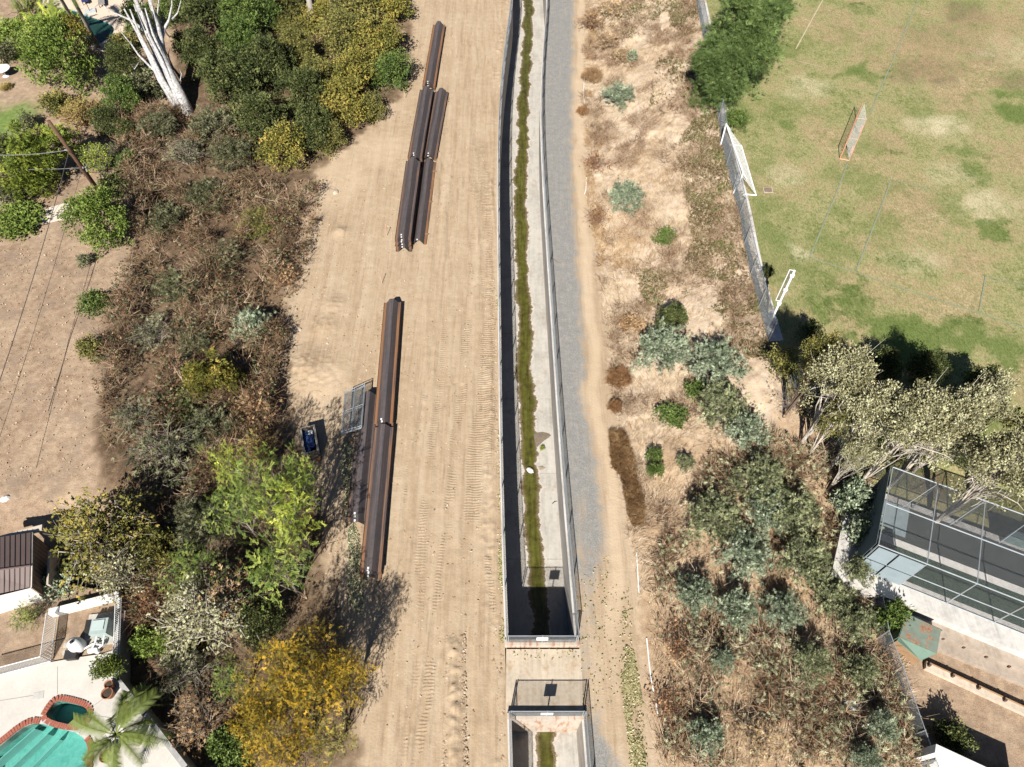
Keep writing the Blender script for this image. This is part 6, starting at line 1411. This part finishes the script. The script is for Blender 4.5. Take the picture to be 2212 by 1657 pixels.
# ------------------------------------------------------------------ sports field
LINEB = (lambda n: n.done(n.ramp(n.noise(9, 3, .7), [(.42, (.185, .20, .10)), (.65, (.235, .27, .225))]), .9))(NT('faded_blue_line'))
LINET = plain('worn_pale_line', (.44, .36, .24), .95, var=.2, scale=5)
def fline(pl, w=.10, mat=None, lab=''):
    P = resample([W0(x, y, 2.5) for x, y in pl], .7); V = []; F = []
    for i, p in enumerate(P):
        d = unit((P[min(i + 1, len(P) - 1)] - P[max(i - 1, 0)])[None])[0]; n = np.array((-d[1], d[0], 0)) * w / 2 * (1 + .25 * math.sin(i * 2.3)); z = float(Z(p[0], p[1])) + .035
        V += [(p[0] - n[0], p[1] - n[1], z), (p[0] + n[0], p[1] + n[1], z)]
        if i: b = 2 * i - 2; F.append((b, b + 2, b + 3, b + 1))
    o = obj('field_line', MB().raw(V, F), mat or LINEB); tag(o, kind='structure')
fline([(1990, -20), (1936, 110), (1898, 200), (1877, 248)]); fline([(1831, 350), (1808, 412), (1748, 557)]); fline([(1748, 557), (1851, 590), (1940, 621), (2008, 643), (2113, 677), (2225, 713)])
fline([(1923, 389), (1913, 420), (1880, 505), (1848, 586)]); fline([(1923, 389), (2010, 412)], .08); fline([(2128, 597), (2113, 676)], .09); fline([(2128, 597), (2225, 623)], .08); fline([(1782, -10), (1718, 107)], .11, LINET); fline([(1718, 132), (1775, 146)], .08, LINET)
# stored white goal
zf = 2.5
A, B = W0(1568, 268, zf + 2.0), W0(1605, 375, zf + 2.0); Fp, Ep, Cp, Dp = (W0(x, y, zf + .06) for x, y in ((1556, 313), (1584, 417), (1600.7, 314.4), (1632.5, 422)))
root = empty('soccer_goal', Fp, 'white soccer goal stored against the field fence', 'goal')
for nm, a, b, r in [('crossbar', A, B, .065), ('post', A, Fp, .065), ('post', B, Ep, .065), ('ground_bar', Fp, Cp, .055), ('ground_bar', Ep, Dp, .055), ('rear_bar', Cp, Dp, .055), ('stay', A, A + (Cp - A) * .25, .04), ('stay', B, B + (Dp - B) * .25, .04)]: obj(nm, MB().tube([a, b], r, 8), WHITE, root)
NETM = plain('net_cord', (.66, .66, .62), .8, var=.1)
wire_part(root, [(Cp, Dp, A)], .13, .006, NETM)
# small orange goal
ORNG = plain('orange_frame', (.62, .30, .19), .6, var=.12); a, b = W0(1813, 343, zf + .03), W0(1848, 256, zf + .03); c, d = W0(1833, 347, zf + .03), W0(1871, 258, zf + .03)
h = np.array((0, 0, 1.5)); root = empty('portable_goal', a, 'low orange framed portable goal out on the field', 'goal')
for nm, p, q, r in [('ground_bar', a, b, .035), ('side_bar', a, c, .04), ('side_bar', b, d, .035), ('rear_bar', c, d, .03), ('post', a, a + h, .03), ('post', b, b + h, .03), ('crossbar', a + h, b + h, .03), ('mid_bar', (a + b) / 2, (c + d) / 2, .035)]: obj(nm, MB().tube([p, q], r, 6), ORNG if nm not in ('rear_bar',) else ORNG, root)
for f0 in (.08, .58): obj('orange_pad', MB().box(c + (d - c) * (f0 + .17) + np.array((-.1, 0, .03)), (.22, 1.1, .03), math.atan2((d - c)[1], (d - c)[0]) - math.pi / 2), ORNG, root)
for f0 in (.2, .7): obj('black_strap', MB().box(a * (1 - f0) + b * f0 + np.array((.42, .1, .06)), (.09, .9, .04), .05), DARKM, root)
wire_part(root, [(c, d, a + h * .98)], .12, .005, NETM)
p = W0(1658, 411, zf + .05); root = empty('drain_grate', p, 'rusty square drain grate in the turf beside the white goal', 'drain'); obj('frame', MB().box(p, (.75, .62, .06)), plain('drain_frame', (.42, .34, .26), .9), root)
for i in range(7): obj('bar', MB().box(p + (-.26 + i * .087, 0, .035), (.045, .5, .03)), plain('rust_brown', (.10, .06, .045), .8), root)
# white pole with wing
p = W0(1656, 712, zf); t = W0(1708, 586, zf + 5.6); t = np.array((p[0], p[1], zf + 5.7)); root = empty('foul_pole', p, 'tall white foul pole with mesh wing behind the field fence', 'pole')
obj('shaft', MB().tube([p, t], .075, 10), WHITE, root)
for z in (2.6, 3.9, 5.2): obj('collar', MB().tube([p + (0, 0, z), p + (0, 0, z + .14)], .14, 10), WHITE, root)
wv = np.array((-.27, .08, 0)); lo = p + (0, 0, 2.9)
obj('wing_frame', MB().tube([lo, lo + wv, t + wv, t], .03, 6), WHITE, root); wire_part(root, [(lo, lo + wv, t)], .09, .006, plain('dark_wire', (.1, .1, .1), .7))
# ------------------------------------------------------------------ batting cage
zc = 2.5; hc_ = 3.1; P1, P2 = W0(1931.3, 1010, zc + hc_), W0(1897, 1177, zc + hc_)
P3 = W0(2001.7, 1218, zc + hc_); ud = unit((P3 - P2)[None])[0]; vd = np.array((-ud[1], ud[0], 0)); dep = float(np.dot(P1 - P2, vd)); o2 = np.array((P2[0], P2[1], zc)); SP = 2.36; NB = 7
CG = lambda i, v, z: o2 + ud * (i * SP) + vd * v + np.array((0, 0, z))
pl = [CG(-.45, -1.0, 0), CG(NB, -1.0, 0), CG(NB, dep + .3, 0), CG(-.45, dep + .3, 0)]
tag(obj('cage_terrace', MB().prism([p[:2] for p in pl], .6, zc + .03), concrete('terrace_concrete', (.50, .475, .44), (.40, .35, .29), .5)), 'white concrete terrace carrying the batting cage', 'terrace')
tf = [CG(.05, .35, 0), CG(NB, .35, 0), CG(NB, dep * .44, 0), CG(.05, dep * .44, 0)]
tag(obj('cage_turf', MB().prism([p[:2] for p in tf], zc + .03, zc + .045), (lambda n: n.done(n.ramp(n.noise(1, 4, .6, stretch=(20, 5, 1)), [(.35, (.018, .030, .020)), (.65, (.048, .068, .046))]), .95))(NT('artificial_turf'))), 'dark green artificial turf mat inside the cage', 'turf')
tf = [CG(.05, dep * .53, 0), CG(NB, dep * .53, 0), CG(NB, dep - .1, 0), CG(.05, dep - .1, 0)]
tag(obj('cage_mat', MB().prism([p[:2] for p in tf], zc + .03, zc + .045), plain('dark_mat', (.045, .048, .045), .95, var=.3)), 'dark grey mat in the rear half of the cage', 'mat')
root = empty('batting_cage', o2, 'long steel framed batting cage with wire roof at the right edge', 'cage')
for i in range(NB + 1):
    for v in (0, dep): obj('post', MB().tube([CG(i, v, 0), CG(i, v, hc_)], .035, 8), GALV, root)
    obj('roof_beam', MB().tube([CG(i, 0, hc_), CG(i, dep, hc_)], .028, 6), GALV, root)
for v, nm in ((0, 'front_rail'), (dep * .52, 'middle_rail'), (dep, 'rear_rail')): obj(nm, MB().tube([CG(0, v, hc_), CG(NB, v, hc_)], .035, 6), GALV, root)
obj('lower_rail', MB().tube([CG(0, 0, hc_ * .48), CG(NB, 0, hc_ * .48)], .03, 6), GALV, root); obj('base_rail', MB().tube([CG(0, 0, .08), CG(NB, 0, .08)], .03, 6), GALV, root)
for i in range(NB - 1): obj('roof_brace', MB().tube([CG(i + 1, dep, hc_), CG(i + .35, dep * .55, hc_)], .025, 5), GALV, root)
for z in (1.0, 2.1): obj('side_rail', MB().tube([CG(0, 0, z), CG(0, dep, z)], .03, 6), GALV, root)
wire_part(root, [(CG(i, 0, hc_), CG(i + 1, 0, hc_), CG(i, dep, hc_)) for i in range(NB)] + [(CG(i, 0, 0), CG(i + 1, 0, 0), CG(i, 0, hc_)) for i in range(NB)], .085, .0032)
wire_part(root, [(CG(0, dep * .55, hc_ - .03), CG(NB, dep * .55, hc_ - .03), CG(0, dep, hc_ - .03))], .06, .007, plain('black_net', (.03, .03, .032), .8))
SCR = plain('screen_fabric', (.25, .30, .32), .7, var=.12, scale=1.5)
def screen(a, b, c, d, nrm, nm='screen_panel', mat=SCR):
    V = [a, b, c, d] + [x + nrm * .02 for x in (a, b, c, d)]; obj(nm, MB().raw(V, [(0, 1, 2, 3), (7, 6, 5, 4), (0, 4, 5, 1), (1, 5, 6, 2), (2, 6, 7, 3), (3, 7, 4, 0)]), mat, root)
for z0, z1 in ((.1, 1.45), (1.55, 3.0)):
    screen(CG(.46, -.06, z0), CG(.98, -.06, z0), CG(.98, -.06, z1), CG(.46, -.06, z1), -vd); screen(CG(.03, -.06, z0), CG(.42, -.06, z0), CG(.42, -.06, z1), CG(.03, -.06, z1), -vd)
screen(CG(-.03, .1, .1), CG(-.03, dep - .1, .1), CG(-.03, dep - .1, hc_ - .1), CG(-.03, .1, hc_ - .1), -ud, 'side_screen', plain('side_fabric', (.10, .135, .15), .8, var=.2)); screen(CG(.05, dep * .58, .06), CG(.95, dep * .58, .06), CG(.95, dep * .97, .06), CG(.05, dep * .97, .06), np.array((0, 0, 1.)), 'floor_screen', plain('screen_floor', (.20, .24, .25), .8, var=.2))
screen(CG(3.0, dep + .03, .1), CG(NB, dep + .03, .1), CG(NB, dep + .03, 1.4), CG(3.0, dep + .03, 1.4), vd, 'rear_screen', plain('green_screen', (.18, .25, .24), .8, var=.2))
# steps below the terrace and the pitching track
for k, (v, z, nm) in enumerate([(-1.55, 1.95, 'upper'), (-2.15, 1.55, 'lower')]):
    pl = [CG(.6, v, 0), CG(NB, v, 0), CG(NB, v + .62, 0), CG(.6, v + .62, 0)]
    tag(obj('concrete_step', MB().prism([p[:2] for p in pl], .5, z), concrete('old_step', (.36, .295, .235), (.26, .19, .135), .7)), nm + ' long weathered concrete step below the cage terrace', 'step')
TIM = plain('rusty_timber', (.36, .22, .12), .85, var=.3, scale=2)
for (x0, y0, x1, y1, w, lab) in [(2030, 1379, 2225, 1462, .3, 'upper long edging beam of the dirt track below the cage'), (2000, 1436, 2225, 1540, .38, 'lower long edging beam of the dirt track below the cage')]:
    a, b = W0(x0, y0, 1.5), W0(x1, y1, 1.5); m = (a + b) / 2; an = math.atan2(b[1] - a[1], b[0] - a[0]); root = empty('edging_beam', (m[0], m[1], 1.2), lab, 'beam')
    obj('beam', MB().box((m[0], m[1], 1.36), (np.linalg.norm(b - a), w, .3), an), concrete('beam_concrete', (.50, .42, .33), (.38, .22, .11), .8), root)
    for f in (.02, .25, .5, .75, .98):
        q = a + (b - a) * f; obj('steel_peg', MB().box((q[0], q[1], 1.5), (.1, .1, .5), an), plain('rust_brown', (.10, .06, .045), .8), root)
    obj('rail', MB().box((m[0] + .02, m[1] + w * .4, 1.56), (np.linalg.norm(b - a), .05, .08), an), TIM, root)
# rusty green hood
zh = 2.9; ha, hb, hc2, hd = W0(1958.7, 1326, zh), W0(2032, 1359.3, zh), W0(2023, 1411, zh - .1), W0(1942, 1376, zh - .1); he, hf = W0(1936, 1384, zh - .75), W0(1988, 1427, zh - .75); hf2 = W0(2020, 1414, zh - .75)
gz = float(Z(hd[0], hd[1])); root = empty('steel_hood', (hd[0], hd[1], gz), 'green steel hood with rust patches beside the dirt track', 'hood')
HOOD = (lambda n: n.done(n.mix(n.map(n.noise(1.4, 5, .7, vec=n.objco()), .48, .6, 0, .9), n.ramp(n.noise(3, 4), [(.3, (.13, .165, .13)), (.7, (.19, .225, .18))]), n.ramp(n.noise(9, 3), [(.3, (.20, .075, .035)), (.7, (.36, .20, .12))])), .6, .1, .4))(NT('rusty_green_paint'))
HOOD2 = plain('green_paint', (.13, .20, .15), .6, var=.15)
def plate(nm, q, mat, th=.03):
    q = [np.array(x) for x in q]; nn = unit(np.cross(q[1] - q[0], q[2] - q[0])[None])[0] * th; n = len(q); V = q + [x - nn for x in q]
    obj(nm, MB().raw(V, [tuple(range(n)), tuple(range(2 * n - 1, n - 1, -1))] + [(i, n + i, n + (i + 1) % n, (i + 1) % n) for i in range(n)]), mat, root)
plate('roof_plate', [hd, hc2, hb, ha], HOOD); plate('front_plate', [he, hf, hc2 + (0, 0, -.02), hd + (0, 0, -.02)], HOOD2)
for q in (ha, hb): plate('back_leg', [q, q + (.06, 0, 0), np.array((q[0] + .06, q[1], gz)), np.array((q[0], q[1], gz))], HOOD2, .06)
plate('side_plate', [ha + (0, 0, -.02), hd + (0, 0, -.04), np.array((hd[0], hd[1], gz)), np.array((ha[0], ha[1], gz))], HOOD2); plate('rear_plate', [hb + (0, 0, -.02), ha + (0, 0, -.02), np.array((ha[0], ha[1], gz)), np.array((hb[0], hb[1], gz))], HOOD2)
plate('lower_front', [np.array((he[0], he[1], gz)), np.array((hf[0], hf[1], gz)), hf, he], TIM)
# low wall at the bottom right
a, b = W0(2020, 1616, 3.3), W0(2240, 1718, 3.3); wallrun('low_wall', [a, b], .4, .4, 3.3, plain('white_wall', (.62, .60, .57), .85, var=.1), 'pale wall at the bottom right corner casting a straight shadow')
for x, y, lab in [(1840, 1525, 'pale plastic sheet lying on the soil of the lower slope'),]:
    p = on(x, y); tag(obj('plastic_sheet', MB().raw([p + np.array(q) for q in [(-.5, .2, .05), (0, .25, .16), (.55, -.15, .05), (.1, -.3, .12), (-.3, -.1, .18)]], [(0, 1, 4), (1, 3, 4), (1, 2, 3)]), plain('pale_plastic', (.55, .60, .66), .4), at=p), lab, 'litter')
